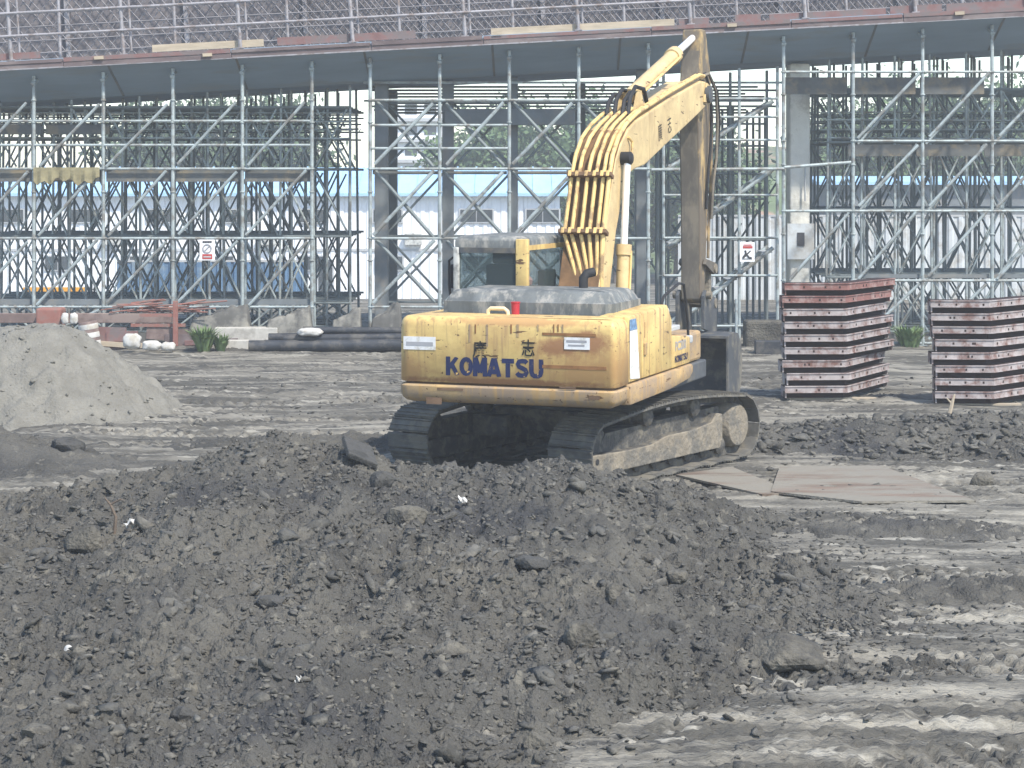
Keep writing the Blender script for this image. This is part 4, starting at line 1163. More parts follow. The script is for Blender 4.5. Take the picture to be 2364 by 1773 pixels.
def rear_rows(o, M0, x0, x1, dx, ys_, nodes, seed, top_gap=0.62, brace_p=0.75):
    """the rows deep under the deck"""
    g = random.Random(seed)
    nb = 0
    rest = MB()
    for r, y in enumerate(ys_):
        xx = []
        rm = 'galvanised' if r < 2 else 'scaffold_shaded'
        x = x0 + (r % 3) * 0.21
        while x < x1:
            xx.append(x); x += dx
        for x in xx:
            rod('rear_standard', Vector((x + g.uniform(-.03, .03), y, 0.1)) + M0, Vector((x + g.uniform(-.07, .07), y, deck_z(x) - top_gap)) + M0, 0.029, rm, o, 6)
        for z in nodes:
            rod('rear_ledger', Vector((x0, y - .03, z)) + M0, Vector((x1, y - .03, z)) + M0, 0.026, 'scaffold_shaded', o, 6)
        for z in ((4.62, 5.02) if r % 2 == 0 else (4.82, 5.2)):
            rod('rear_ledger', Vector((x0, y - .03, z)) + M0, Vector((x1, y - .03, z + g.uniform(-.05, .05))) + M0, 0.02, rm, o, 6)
        for i in range(len(xx) - 1):
            for j in range(len(nodes) - 1):
                z0, z1 = nodes[j], nodes[j + 1]
                for up in (True, False):
                    if g.random() > brace_p: continue
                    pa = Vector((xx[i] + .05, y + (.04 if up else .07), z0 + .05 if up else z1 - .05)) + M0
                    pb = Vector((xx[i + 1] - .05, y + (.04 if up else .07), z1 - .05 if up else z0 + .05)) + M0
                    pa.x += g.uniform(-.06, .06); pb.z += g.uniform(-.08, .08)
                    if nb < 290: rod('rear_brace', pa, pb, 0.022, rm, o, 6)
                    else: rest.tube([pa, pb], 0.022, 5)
                    nb += 1
    if rest.v:
        tag(rest.build('further_braces', 'scaffold_shaded', o), kind='stuff')

LN = [0.94, 2.42, 3.92, 5.40]
LX = [-11.82, -10.32, -8.82, -7.32, -5.82, -4.32]
dl = [(i, LN[j], LN[j + 1], '/') for i in range(5) for j in range(3)]
dl += [(i, 0.2, LN[0], '/') for i in (1, 3)]
scL, ML = scaffold('scaffold', 'dense grey tube scaffold under the bridge, left of the gateway, with sloping braces', LX, 43.0, LN, True,
                   [(z, (0, 5)) for z in LN[:3]] + [(4.43, (0, 5)), (4.95, (0, 5))], dl)
rear_rows(scL, ML, -12.2, -3.6, 0.78, [44.4, 45.2, 46.0, 46.8, 47.6, 48.4], [0.3, 0.94, 2.42, 3.92, 5.3], 3, brace_p=0.62)
for i in range(5):
    MB().box(LX[i] + .05, LX[i + 1] - .05, 43.06, 43.1, 3.64, 3.86, Matrix.Translation(ML)).build('toe_board', 'toe_dark', scL)
    MB().box(LX[i] + .05, LX[i + 1] - .05, 43.1, 44.0, 3.86, 3.90, Matrix.Translation(ML)).build('walkway_plank', 'toe_dark', scL)
    MB().box(LX[i] + .02, LX[i + 1] - .02, 43.06, 43.14, 0.98, 1.10, Matrix.Translation(ML)).build('base_channel', 'column_steel', scL)
for i in range(2):
    MB().box(LX[i] + .05, LX[i + 1] - .05, 43.9, 43.95, 4.68, 4.9, Matrix.Translation(ML)).build('toe_board', 'toe_dark', scL)
# small wedge plates at the post heads
def heads(o, M0, xs_):
    for x in xs_:
        M = Matrix.Translation(Vector((x, 43.1, deck_z(x) - 0.24)) + M0) @ Matrix.Rotation(R(20), 4, 'X')
        MB().box(-.05, .05, -.2, .5, -.03, .03, M).build('head_beam', 'galvanised', o)
heads(scL, ML, LX)

MN = [0.94, 2.42, 3.92, 5.40]
MX = [-3.06, -1.56, -0.06, 1.44, 2.94]
dm = [(i, MN[j], MN[j + 1], k) for i in range(4) for j in range(3) for k in '/\\' if not (i == 3 and j < 2)]
scM, MM = scaffold('scaffold', 'open gateway scaffold behind the excavator with large cross braces and dark pillars', MX, 43.0, MN, True,
                   [(z, (0, 4)) for z in MN] + [(4.86, (0, 2)), (4.36, (0, 2))], dm, True)
heads(scM, MM, MX)
for px, w, d, zt in ((880, .30, 44.4, 0.62), (1034, .26, 44.6, .62), (1186, .19, 44.6, .62), (1480, .22, 44.6, .62), (905, .25, 48.5, .62), (1340, .25, 48.5, .62), (1480, .3, 49, .62)):
    x = (px - W_PX / 2) * d / F_PX
    MB().box(x - w / 2, x + w / 2, d, d + w, 0.1, deck_z(x) - zt, Matrix.Translation(MM)).build('pillar', 'column_steel', scM, bevel=.015)
for k, (y, pyy) in enumerate([(44.2, 189), (45.4, 199), (46.6, 207), (47.8, 215), (48.9, 222), (44.4, 231), (46.2, 244), (47.6, 252), (49.2, 259)]):
    z = CAM_H + (HORIZON - pyy) * y / F_PX
    z = z + SLOPE * 0
    I = [(-.03, .06), (.03, .06), (.03, .068), (.006, .068), (.006, .10), (.03, .10), (.03, .108), (-.03, .108), (-.03, .10), (-.006, .10), (-.006, .068), (-.03, .068)]
    pr_ = [(y + a, z - .1 + b) for a, b in I]
    mbx = MB().prism(pr_, -3.3, 6.2 if k % 2 == 0 else 5.6)
    mbx.v = [tuple(Vector(v) + MM) for v in mbx.v]
    mbx.build('cross_beam', ('galvanised', 'scaffold_shaded')[k % 3 != 0], scM)
MB().box(-1.5, 1.4, 44.3, 44.5, 4.9, 5.25, Matrix.Translation(MM)).build('header_beam', 'column_steel', scM, bevel=.01)
for i in range(3):
    MB().box(MX[i] + .05, MX[i + 1] - .05, 43.06, 43.4, 3.80, 3.87, Matrix.Translation(MM)).build('walkway_plank', 'toe_dark', scM)
# second row of braces seen through the gateway
for i in range(3):
    for j in range(3):
        rod('rear_brace', Vector((MX[i] + .2, 44.75, MN[j])) + MM, Vector((MX[i + 1] + .1, 44.75, MN[j + 1])) + MM, .027, 'scaffold_shaded', scM, 6)
        if j != 1: rod('rear_brace', Vector((MX[i] + .25, 44.8, MN[j + 1])) + MM, Vector((MX[i + 1] + .1, 44.8, MN[j])) + MM, .027, 'scaffold_shaded', scM, 6)
for j in range(4):
    rod('rear_ledger', Vector((-3.0, 44.7, MN[j])) + MM, Vector((2.9, 44.7, MN[j])) + MM, .026, 'scaffold_shaded', scM, 6)

# stair tower between the gateway and the right-hand scaffold
SX = [3.3, 4.15, 4.95, 5.78]
SN = [0.5, 1.6, 2.42, 3.35, 3.92, 4.55, 5.05, 5.45]
scS = empty('stair_tower', (3.3, 43.4, 0.1))
tag(scS, 'narrow scaffold stair tower with many rails behind the excavator arm', 'scaffold', 'support scaffolds under the bridge')
MS = Vector((-3.3, -43.4, -0.1))
for x in SX:
    for y in (43.4, 45.2):
        rod('standard', Vector((x, y, .1)) + MS, Vector((x, y, deck_z(x) - .75)) + MS, .034, 'galvanised' if y < 44 else 'scaffold_shaded', scS)
for z in SN:
    rod('rail', Vector((SX[0], 43.36, z)) + MS, Vector((SX[-1], 43.36, z)) + MS, .026, 'galvanised', scS)
    rod('rail', Vector((SX[0], 45.24, z - .1)) + MS, Vector((SX[-1], 45.24, z - .1)) + MS, .024, 'scaffold_shaded', scS)
for k, (z0, z1) in enumerate(((0.4, 2.2), (2.2, 3.92), (3.92, 5.4))):
    rod('stair_string', Vector((3.4, 43.5, z0)) + MS, Vector((5.7, 43.5, z1)) + MS, .045, 'galvanised', scS)
    rod('stair_string', Vector((3.4, 44.4, z0)) + MS, Vector((5.7, 44.4, z1)) + MS, .045, 'galvanised', scS)
    for q in range(9):
        t = (q + .5) / 9
        MB().box(3.4 + 2.3 * t - .11, 3.4 + 2.3 * t + .11, 43.52, 44.38, z0 + (z1 - z0) * t - .012, z0 + (z1 - z0) * t + .012, Matrix.Translation(MS)).build('tread', 'frame_grey', scS)
g = random.Random(12)
for k in range(26):
    x = g.uniform(3.2, 5.6); z = g.choice((.3, 1.2, 2.2, 3.1, 4.0)); y = g.choice((46.3, 47.4, 48.4, 49.4))
    s_ = g.choice((-1, 1))
    rod('rear_brace', Vector((x, y, z)) + MS, Vector((x + .9 * s_, y, z + 1.4)) + MS, .025, 'scaffold_shaded', scS, 6)
for y in (46.3, 47.4, 48.4, 49.4):
    for k in range(4):
        x = 3.3 + .75 * k + (y * .37) % .4
        rod('rear_standard', Vector((x, y, 0.1)) + MS, Vector((x, y, 5.4)) + MS, .034, 'scaffold_shaded', scS, 6)

RN = [1.51, 3.01, 4.52, 6.01]
RX = [5.86, 7.36, 8.86, 10.36, 11.86]
dr = [(i, RN[j], RN[j + 1], '/') for i in range(4) for j in range(3) if not (i == 0 and j > 0)] + [(i, 0.14, RN[0], '/') for i in (1, 2, 3)]
scR, MR = scaffold('scaffold', 'dense grey tube scaffold above the rusty formwork stacks', RX, 43.0, RN, True,
                   [(RN[0], (1, 4)), (RN[1], (0, 4)), (RN[2], (1, 4)), (RN[3], (0, 4)), (0.16, (1, 4))], dr)
heads(scR, MR, RX)
for (i, z0, z1, k_) in [q for q in dr if q[1] > 1]:
    xa, xb = RX[i] + .28, RX[i + 1] + .08
    rod('rear_brace', Vector((xa, 44.0, z0 - .05)) + MR, Vector((xb, 44.0, z1 - .05)) + MR, .027, 'galvanised', scR)
rear_rows(scR, MR, 7.0, 12.8, 0.78, [44.4, 45.2, 46.0, 46.8, 47.6, 48.4], [0.3, 1.51, 3.01, 4.52, 5.7], 8, brace_p=0.62)
for i in range(1, 4):
    MB().box(RX[i] + .05, RX[i + 1] - .05, 43.06, 43.1, 1.56, 1.64, Matrix.Translation(MR)).build('base_channel', 'column_steel', scR)
    MB().box(RX[i] + .05, RX[i + 1] - .05, 43.9, 43.95, 4.2, 4.46, Matrix.Translation(MR)).build('toe_board', 'toe_dark', scR)
for i in range(0, 3):
    MB().box(RX[i] + .05, RX[i + 1] - .05, 43.5, 43.55, 5.55, 5.92, Matrix.Translation(MR)).build('header_board', 'toe_dark', scR)
# sloping gangway rail on the right
rod('gangway_rail', Vector((3.0, 42.9, 3.90)) + MR, Vector((5.86, 42.9, 3.92)) + MR, .035, 'galvanised', scR)
rod('gangway_rail', Vector((5.86, 42.9, 3.95)) + MR, Vector((7.3, 42.9, 4.06)) + MR, .035, 'galvanised', scR)

# hung net and straw cloth
vs, fs = [], []
nx, nz = 18, 4
for q in (0, .02):
    for j in range(nz + 1):
        for i in range(nx + 1):
            vs.append((-10.3 + 1.42 * i / nx, 42.9 - q + .03 * math.sin(i * 2.1) * j / nz, 3.95 - (.30 + .06 * math.sin(i * 1.7) + .05 * math.sin(i * .6)) * j / nz))
off = (nx + 1) * (nz + 1)
f0 = [(j * (nx + 1) + i, j * (nx + 1) + i + 1, (j + 1) * (nx + 1) + i + 1, (j + 1) * (nx + 1) + i) for j in range(nz) for i in range(nx)]
fs = f0 + [tuple(k + off for k in reversed(f)) for f in f0]
tag(MB().add(vs, fs).build('straw_cloth', 'straw_cloth'), 'brownish rag hung over a rail of the left scaffold', 'cloth')

# safety signs tied to the scaffold
def sign(px0, py0, px1, py1, d, label, style):
    a, b = P(px0, py1, d), P(px1, py0, d)
    w, h = b.x - a.x, b.z - a.z
    o = MB().box(0, w, -.012, .012, 0, h).build('safety_sign', 'sign_white')
    o.location = a
    tag(o, label, 'sign', 'safety signs on the scaffold')
    def r_(nm, x0, z0, x1, z1, m_): MB().box(w * x0, w * x1, -.018, -.0125, h * z0, h * z1).build(nm, m_, o)
    if style == 0:
        r_('red_band', .18, .06, .84, .30, 'sign_red')
        MB().box(w * .26, w * .76, -.0215, -.0185, h * .14, h * .2).build('print_line', 'frame_grey', o)
        r_('print_line', .2, .84, .8, .93, 'sign_black')
        ring = MB()
        rr, cx_, cz_ = w * .27, w * .5, h * .57
        ring.tube([(cx_ + rr * math.cos(t * math.pi / 10), -.016, cz_ + rr * math.sin(t * math.pi / 10)) for t in range(21)], .016, 5)
        ring.build('ring', 'sign_grey', o)
        MB().tube([(cx_ - rr * .7, -.017, cz_ - rr * .7), (cx_ + rr * .7, -.017, cz_ + rr * .7)], .014, 5).build('slash', 'sign_grey', o)
    else:
        r_('red_band', .2, .68, .86, .80, 'sign_red')
        r_('red_band', .24, .83, .8, .88, 'sign_red')
        fig = MB().tube([(w * .2, -.016, h * .2), (w * .42, -.016, h * .42), (w * .36, -.016, h * .58)], .022, 5).tube([(w * .42, -.016, h * .40), (w * .62, -.016, h * .22), (w * .8, -.016, h * .2)], .02, 5).tube([(w * .72, -.017, h * .56), (w * .3, -.017, h * .24)], .016, 5)
        fig.build('figure', 'sign_black', o)
        r_('ground_line', .16, .12, .84, .16, 'sign_black')
    return o
sign(461, 553, 496, 601, 42.85, 'white prohibition sign with a ring and red foot band on the left scaffold', 0)
sign(1708, 559, 1742, 604, 43.2, 'white safety sign with a red heading and dark figure on the stair tower', 1)

# ------------------------------------------------------------------ behind the bridge
def ribbed(x0, x1, z0, z1, pitch=0.3, depth=0.04):
    """profiled sheet standing along x, as one folded mesh"""
    xs_, ys_ = [], []
    x = x0; k = 0
    while x < x1 - 1e-6:
        xs_ += [x, x + pitch * .35, x + pitch * .5, x + pitch * .85]; ys_ += [0, 0, -depth, -depth]
        x += pitch
    xs_.append(x1); ys_.append(0)
    n_ = len(xs_)
    vs = [(a, b, z) for z in (z0, z1) for a, b in zip(xs_, ys_)] + [(a, b + .01, z) for z in (z0, z1) for a, b in zip(xs_, ys_)]
    fs = [(i, i + 1, n_ + i + 1, n_ + i) for i in range(n_ - 1)]
    fs += [(2 * n_ + i, 3 * n_ + i, 3 * n_ + i + 1, 2 * n_ + i + 1) for i in range(n_ - 1)]
    return MB().add(vs, fs)

# concrete pier
pier = empty('bridge_pier', (6.47, 45.1, 0))
tag(pier, 'pale concrete bridge pier standing among the scaffold tubes', 'pier')
MB().box(-.23, .23, -.35, .35, 0.0, 6.3).build('shaft', 'pier_concrete', pier, bevel=.06, smooth=True)
MB().lathe([(.02, 0), (.02, .8)], (.1, -.45, 3.2), n=6).build('conduit', 'frame_grey', pier)
MB().box(-.3, .3, -.47, -.43, 1.9, 2.7).build('box_panel', 'hoarding_grey', pier)
MB().box(-.08, .08, -.49, -.472, 2.2, 2.5).build('box_window', 'sign_black', pier)

def hoarding(name, label, y, x0, x1, z0, z1, m_, sheet=1.1):
    o = empty(name, (x0, y, z0))
    tag(o, label, 'hoarding', 'sheet hoardings behind the scaffold')
    x = x0; k = 0
    while x < x1:
        me = ribbed(0, sheet - .01, 0, z1 - z0).mesh('sheet', m_)
        inst('sheet', me, o, Matrix.Translation((x - x0, .003 * (k % 2), 0)))
        x += sheet; k += 1
    MB().box(0, x - x0, -.03, .03, z1 - z0 + .002, z1 - z0 + .06).build('cap_rail', 'frame_grey', o)
    return o
hoarding('site_hoarding', 'pale ribbed metal hoarding behind the right scaffold', 60.0, 5.0, 17.5, -0.2, 2.55, 'hoarding_grey')
hoarding('site_hoarding', 'dark blue ribbed hoarding behind the left scaffold', 58.5, -11.6, -6.2, -0.1, 1.25, 'blue_sheet')

# two-storey white site dormitory
DY = 100.0
dorm = empty('site_dormitory', (-30, DY, -2.65))
tag(dorm, 'white two-storey site dormitory with blue roof behind the left scaffold', 'building')
DXW = 32.4
for k in range(18):
    w = DXW / 18
    me = ribbed(0, w - .02, 0, 5.5, .45, .05).mesh('wall_panel', 'white_panel')
    inst('wall_panel', me, dorm, Matrix.Translation((k * w, 0, 0)))
MB().box(0, DXW, .02, 6.0, 0, 5.5).build('body', 'white_panel', dorm)
MB().box(-.1, DXW + .1, -.09, -.05, 2.7, 2.82).build('floor_band', 'frame_grey', dorm)
rf = MB().prism([(-.5, 5.45), (3.0, 6.75), (6.5, 5.45), (6.5, 5.6), (3.0, 6.9), (-.5, 5.6)], -.4, DXW + .4).build('roof', 'blue_roof', dorm)
for k in range(34):
    x = k * .97
    MB().add([(x, -.5, 5.602), (x + .08, -.5, 5.602), (x + .08, 3, 6.902), (x, 3, 6.902), (x, -.5, 5.65), (x + .08, -.5, 5.65), (x + .08, 3, 6.95), (x, 3, 6.95)],
             [(0, 3, 2, 1), (4, 5, 6, 7), (0, 1, 5, 4), (0, 4, 7, 3), (1, 2, 6, 5), (2, 3, 7, 6)]).build('roof_rib', 'blue_roof', rf)
def dwin(px0, px1, py0, py1, nm='window'):
    x0, x1 = (px0 - W_PX / 2) * DY / F_PX + 30, (px1 - W_PX / 2) * DY / F_PX + 30
    z0, z1 = CAM_H - (py1 - HORIZON) * DY / F_PX + 2.65, CAM_H - (py0 - HORIZON) * DY / F_PX + 2.65
    f = MB().box(x0 - .06, x1 + .06, -.13, -.051, z0 - .06, z1 + .06).build(nm, 'frame_grey', dorm)
    n_ = 1 if nm == 'door' else 2
    for q in range(n_):
        MB().box(x0 + (x1 - x0) * q / n_ + .02, x0 + (x1 - x0) * (q + 1) / n_ - .02, -.145, -.131, z0, z1).build('pane', 'window_dark', f)
for x in (-10, 165, 340, 515, 690, 862, 1062, 1215):
    dwin(x, x + 66 if x < 1000 else x + 76, 484, 512)
for x in (105, 300, 480, 690, 870, 1075):
    dwin(x, x + 60, 592, 622)
for x in (330, 735):
    dwin(x, x + 34, 600, 690, 'door')
for x in (240, 600, 935):
    X_ = (x - W_PX / 2) * DY / F_PX + 30
    MB().box(X_, X_ + .85, -.45, -.1, 3.0, 3.6).build('air_conditioner', 'cab_white', dorm, bevel=.03)

# smaller white hut with a blue roof, far right
hut = empty('site_hut', (18.0, 92, -2.7))
tag(hut, 'grey site hut with pale blue roof far behind the right scaffold', 'building')
MB().box(-3.5, 6.5, 0, 5, 0, 6.1).build('wall', 'column_steel', hut)
MB().prism([(-.4, 6.1), (2.5, 6.35), (5.4, 6.1), (5.4, 6.25), (2.5, 6.5), (-.4, 6.25)], -4, 7).build('roof', 'blue_roof', hut)
for k in range(5):
    f = MB().box(-3 + k * 1.9, -1.9 + k * 1.9, -.05, -.002, 3.4, 4.5).build('window', 'frame_grey', hut)
    MB().box(-2.92 + k * 1.9, -1.98 + k * 1.9, -.07, -.052, 3.48, 4.42).build('pane', 'window_dark', f)
# far white block with floor bands, seen through the gateway
blk = empty('far_building', (-7.6, 150, -3))
tag(blk, 'far white building with horizontal floor bands seen through the gateway', 'building')
MB().box(-2.2, 2.4, 0, 9, 0, 12.2).build('wall', 'white_panel', blk)
for k in range(6):
    MB().box(-2.3, 2.5, -.5, -.002, 3.2 + k * 1.55, 3.45 + k * 1.55).build('balcony_band', 'frame_grey', blk)
    for q in range(3):
        MB().box(-1.9 + q * 1.45, -1.0 + q * 1.45, -.04, -.002, 3.75 + k * 1.55, 4.5 + k * 1.55).build('window', 'window_dark', blk)

# wooded slope
def hill_z(x, y):
    s = sstep(128, 165, y) * (sstep(-7, 4, x) * (1 - .35 * sstep(25, 60, x)))
    return -2.72 + s * 8.6 + 0.9 * fbm(x * .11, y * .11, 301, 4) * sstep(126, 145, y)
hl_ = grid_mesh('hill', np.arange(-40, 95, 1.1), np.arange(120, 260, 1.6), hill_z, 'hill_green')
tag(hl_, 'bushy slope with bare red earth behind the site', 'hill', kind='structure')

def leaf_cloud(cx, cy, cz, rx, ry, rz, n_, size, seed):
    g = np.random.default_rng(seed)
    nc = max(6, n_ // 70)
    d = g.normal(0, 1, (nc, 3)); d /= np.linalg.norm(d, axis=1)[:, None]
    c = d * g.uniform(0.25, 0.95, (nc, 1)) * np.array([rx, ry, rz])
    pick = g.integers(0, nc, n_)
    p = c[pick] + g.normal(0, 1, (n_, 3)) * np.array([rx, ry, rz]) * 0.17 + np.array([cx, cy, cz])
    u = g.normal(0, 1, (n_, 3)); u /= np.linalg.norm(u, axis=1)[:, None]
    w = g.normal(0, 1, (n_, 3)); w = np.cross(u, w); w /= np.linalg.norm(w, axis=1)[:, None]
    s = size * g.uniform(.6, 1.3, (n_, 1))
    v = np.stack([p - u * s, p + w * s * .45, p + u * s, p - w * s * .45], 1).reshape(-1, 3)
    f = np.arange(n_ * 4).reshape(-1, 4)
    return v, f

def tree(x, y, zb, h, r, label, seed, dark=False, n_=1500, size=.34, group='trees behind the site'):
    o = empty('tree', (x, y, zb))
    tag(o, label, 'tree', group)
    t = MB().tube([(0, 0, 0), (.1, 0, h * .3), (-.05, .1, h * .55), (.05, 0, h * .85)], [.2, .16, .12, .04], 7)
    t.build('trunk', 'bark', o, smooth=True)
    g = random.Random(seed)
    for k in range(4):
        a = g.uniform(0, 6.28)
        MB().tube([(0, 0, h * (.35 + .1 * k)), (math.cos(a) * r * .4, math.sin(a) * r * .4, h * (.5 + .1 * k)), (math.cos(a) * r * .75, math.sin(a) * r * .75, h * (.58 + .09 * k))], [.09, .06, .02], 5).build('limb', 'bark', o, smooth=True)
    v, f = leaf_cloud(0, 0, h * .62, r, r, h * .42, n_, size, seed)
    np_mesh('crown', v, f, 'leaf_dark' if dark else 'leaf', o)
TREES = [
    (1095, 118, 5.5, 2.6, 'rounded green tree seen through the gateway, behind its second bay'),
    (1180, 126, 6.6, 2.8, 'taller tree on the slope seen in the middle of the gateway'),
    (1265, 117, 5.6, 2.6, 'green tree just left of the excavator boom'),
    (1345, 128, 6.5, 2.8, 'tree on the slope hidden behind the boom bend'),
    (1420, 120, 4.8, 2.3, 'low tree seen below the upper boom'),
    (1560, 126, 5.2, 2.4, 'tree behind the excavator arm'),
    (1660, 118, 4.6, 2.2, 'shrubby tree behind the stair tower'),
    (1960, 124, 7.2, 3.0, 'tree behind the left bay of the right scaffold'),
    (2060, 116, 6.6, 3.0, 'tree behind the middle of the right scaffold'),
    (2160, 122, 7.6, 3.2, 'large tree behind the right scaffold'),
    (2250, 115, 7.0, 3.1, 'leafy tree second from the right photo edge'),
    (2350, 120, 7.8, 3.3, 'tree at the right photo edge'),
]
for k, (px, d, h, r, lab) in enumerate(TREES):
    x = (px - W_PX / 2) * d / F_PX
    zb = float(hill_z(np.array([x]), np.array([float(d)]))[0]) - .3
    tree(x, d, zb, h + 4.6, r * 1.25, lab, 40 + k, k % 3 == 1, 8000, .24)
for k, (px, d, h, r, lab) in enumerate(((345, 122, 7.2, 2.6, 'dark tree above the dormitory roof, left of the straw rag rail end'), (470, 126, 8.6, 3.4, 'tall dark tree behind the dormitory roof'), (640, 120, 7.8, 3.1, 'dark tree right of the tall one behind the dormitory'))):
    x = (px - W_PX / 2) * d / F_PX
    tree(x, d, -2.8, h + 3.2, r * 1.3, lab, 70 + k, True, 9000, .25)

# ------------------------------------------------------------------ formwork stacks
def form_piece(L1, L2, ang, h):
    """angled panel: a leg along x and a leg bending back; light outer flange over a dark recess"""
    c, s = math.cos(R(ang)), math.sin(R(ang))
    def strip(off, th):
        # outline in plan, offset inward by off
        a = (-L1, off); b = (0 - off * math.tan(R(ang / 2)), off); e = (L2 * c - off * s, L2 * s + off * c)
        a2 = (-L1, off + th); b2 = (0 - (off + th) * math.tan(R(ang / 2)), off + th); e2 = (L2 * c - (off + th) * s, L2 * s + (off + th) * c)
        return [a, b, e, e2, b2, a2]
    return strip
def formwork(loc, rz, L1, L2, ang, h, label, group, top, seed):
    o = empty('formwork_panel', loc, (0, 0, rz))
    tag(o, label, 'formwork', group)
    st_ = form_piece(L1, L2, ang, h)
    fl = 'form_red' if top else 'form_light'
    zf0, zf1 = h * .43, h * .98
    MB().prism(st_(0.0, .02), zf0, zf1, 'z').build('flange', fl, o)
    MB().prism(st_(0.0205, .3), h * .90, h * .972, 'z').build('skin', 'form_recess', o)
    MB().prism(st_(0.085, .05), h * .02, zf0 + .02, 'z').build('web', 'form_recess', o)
    MB().prism(st_(-.014, .013), zf1 - .016, zf1 - .002, 'z').build('rim', fl, o)
    MB().prism(st_(-.014, .013), zf0 + .002, zf0 + .014, 'z').build('rim', fl, o)
    g = random.Random(seed)
    c, s = math.cos(R(ang)), math.sin(R(ang))
    for k in range(3):
        x = -L1 + .1 + (k + g.random()) * (L1 - .15) / 3
        MB().box(x - .014, x + .014, -.004, -.0005, h * .58, h * .74).build('bolt_hole', 'form_recess', o)
    for k in range(3):
        t = .1 + (k + g.random()) * (L2 - .2) / 3
        M = Matrix.Rotation(R(ang), 4, 'Z')
        MB().box(t - .016, t + .016, -.004, -.0005, h * .56, h * .74, M).build('bolt_hole', 'form_recess', o)
    for t, M in ((-L1 + .01, Matrix.Identity(4)), (L2 - .03, Matrix.Rotation(R(ang), 4, 'Z'))):
        MB().box(t, t + .02, .021, .4, h * .05, h * .88, M).build('end_plate', fl, o)
ORD = ['lowest', 'second', 'third', 'fourth', 'fifth', 'sixth', 'seventh', 'eighth', 'topmost']
g = random.Random(5)
base = on_ground(1955, 924); bz = base.z + .03
for k in range(9):
    nm = ('bottom panel' if k == 0 else 'top panel' if k == 8 else f'{ORD[k]} panel from the bottom')
    col = 'red-rusted' if k >= 7 else 'pale rust-stained'
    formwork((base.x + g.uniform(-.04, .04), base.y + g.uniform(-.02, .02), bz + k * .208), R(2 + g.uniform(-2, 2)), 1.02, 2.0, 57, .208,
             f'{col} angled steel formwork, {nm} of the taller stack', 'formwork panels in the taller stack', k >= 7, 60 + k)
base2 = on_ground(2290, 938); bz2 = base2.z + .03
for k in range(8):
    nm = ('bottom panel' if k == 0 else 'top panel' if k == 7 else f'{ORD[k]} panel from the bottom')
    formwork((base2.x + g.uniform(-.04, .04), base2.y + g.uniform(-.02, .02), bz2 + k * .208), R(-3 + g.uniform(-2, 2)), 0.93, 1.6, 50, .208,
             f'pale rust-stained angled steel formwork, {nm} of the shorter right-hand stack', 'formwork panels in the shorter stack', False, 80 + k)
for i, (b_, lab) in enumerate(((base, 'timber bearer under the taller formwork stack'), (base2, 'timber bearer under the shorter formwork stack'))):
    o = MB().box(-.95, .5, .1, .22, -.12, .028).build('timber_bearer', 'timber_pale')
    o.location = b_
    tag(o, lab, 'timber')

# ------------------------------------------------------------------ steel plates on the mud
def plate(corners, label, lift, th=.025):
    pts = [P(cx_, cy_, (CAM_H - 0.15) * F_PX / (cy_ - HORIZON)) for cx_, cy_ in corners]
    n_ = len(pts)
    zs = [lift] * n_
    cen = sum(pts, Vector()) / n_
    vs = [(p.x - cen.x, p.y - cen.y, z - cen.z) for p, z in zip(pts, zs)] + [(p.x - cen.x, p.y - cen.y, z - cen.z + th) for p, z in zip(pts, zs)]
    fs = [tuple(range(n_ - 1, -1, -1)), tuple(range(n_, 2 * n_))] + [(i, (i + 1) % n_, (i + 1) % n_ + n_, i + n_) for i in range(n_)]
    o = MB().add(vs, fs).build('steel_plate', 'plate_steel')
    o.location = cen
    tag(o, label, 'steel plate', 'steel road plates on the mud')
plate([(1780, 1142), (1990, 1166), (2250, 1163), (2035, 1082), (1800, 1084)], 'large rust-brown steel road plate on the mud, right of the excavator', 0.165)
plate([(1560, 1100), (1760, 1146), (1835, 1142), (1690, 1082)], 'smaller muddy steel road plate beside the right crawler track', 0.15)

# ------------------------------------------------------------------ slab, rags and sticks on the mound
b_ = on_ground(830, 1062)
o = MB().box(-.16, .16, -.22, .22, -.03, .03).build('concrete_slab', 'rock_grey', bevel=.012)
o.location = b_ + Vector((0, 0, .08)); o.rotation_euler = (R(18), R(24), R(20))
tag(o, 'broken concrete slab tipped on the crest of the mound', 'slab')
b_ = on_ground(262, 1225)
o = MB().tube([(0, 0, -.1), (.02, 0, .12), (-.03, .02, .22), (-.08, .02, .28)], [.02, .016, .012, .006], 6).tube([(-.03, .02, .22), (.06, 0, .27), (.09, .0, .26)], [.01, .008, .004], 5).build('root', 'bark', smooth=True)
o.location = b_
tag(o, 'bent bare root sticking out of the mound beside a white rag', 'root')
def rag(px, py, w, h, label, seed):
    b_ = on_ground(px, py)
    s_ = b_.y / F_PX
    g = np.random.default_rng(seed)
    nx, ny = 7, 5
    vs = []
    for j in range(ny):
        for i in range(nx):
            x = (i / (nx - 1) - .5) * w * s_; y = (j / (ny - 1) - .5) * w * s_ * .6
            vs.append((x, y, .01 + h * s_ * (.5 + .5 * math.sin(i * 1.9 + seed) * math.cos(j * 1.3 + seed)) * (1 - abs(i / (nx - 1) - .5))))
    n_ = len(vs)
    vs += [(a_, c_, d_ + .006) for a_, c_, d_ in vs]
    f0 = [(j * nx + i, j * nx + i + 1, (j + 1) * nx + i + 1, (j + 1) * nx + i) for j in range(ny - 1) for i in range(nx - 1)]
    o = MB().add(vs, [tuple(reversed(f)) for f in f0] + [tuple(k + n_ for k in f) for f in f0]).build('rag', 'sack_white', smooth=True)
    o.location = b_ + Vector((0, 0, .01)); o.rotation_euler = (R(-20), R(15), seed)
    tag(o, label, 'rag', 'scraps of white rag on the soil')
rag(305, 1224, 36, 26, 'white rag by the bent root on the left of the mound', 1)
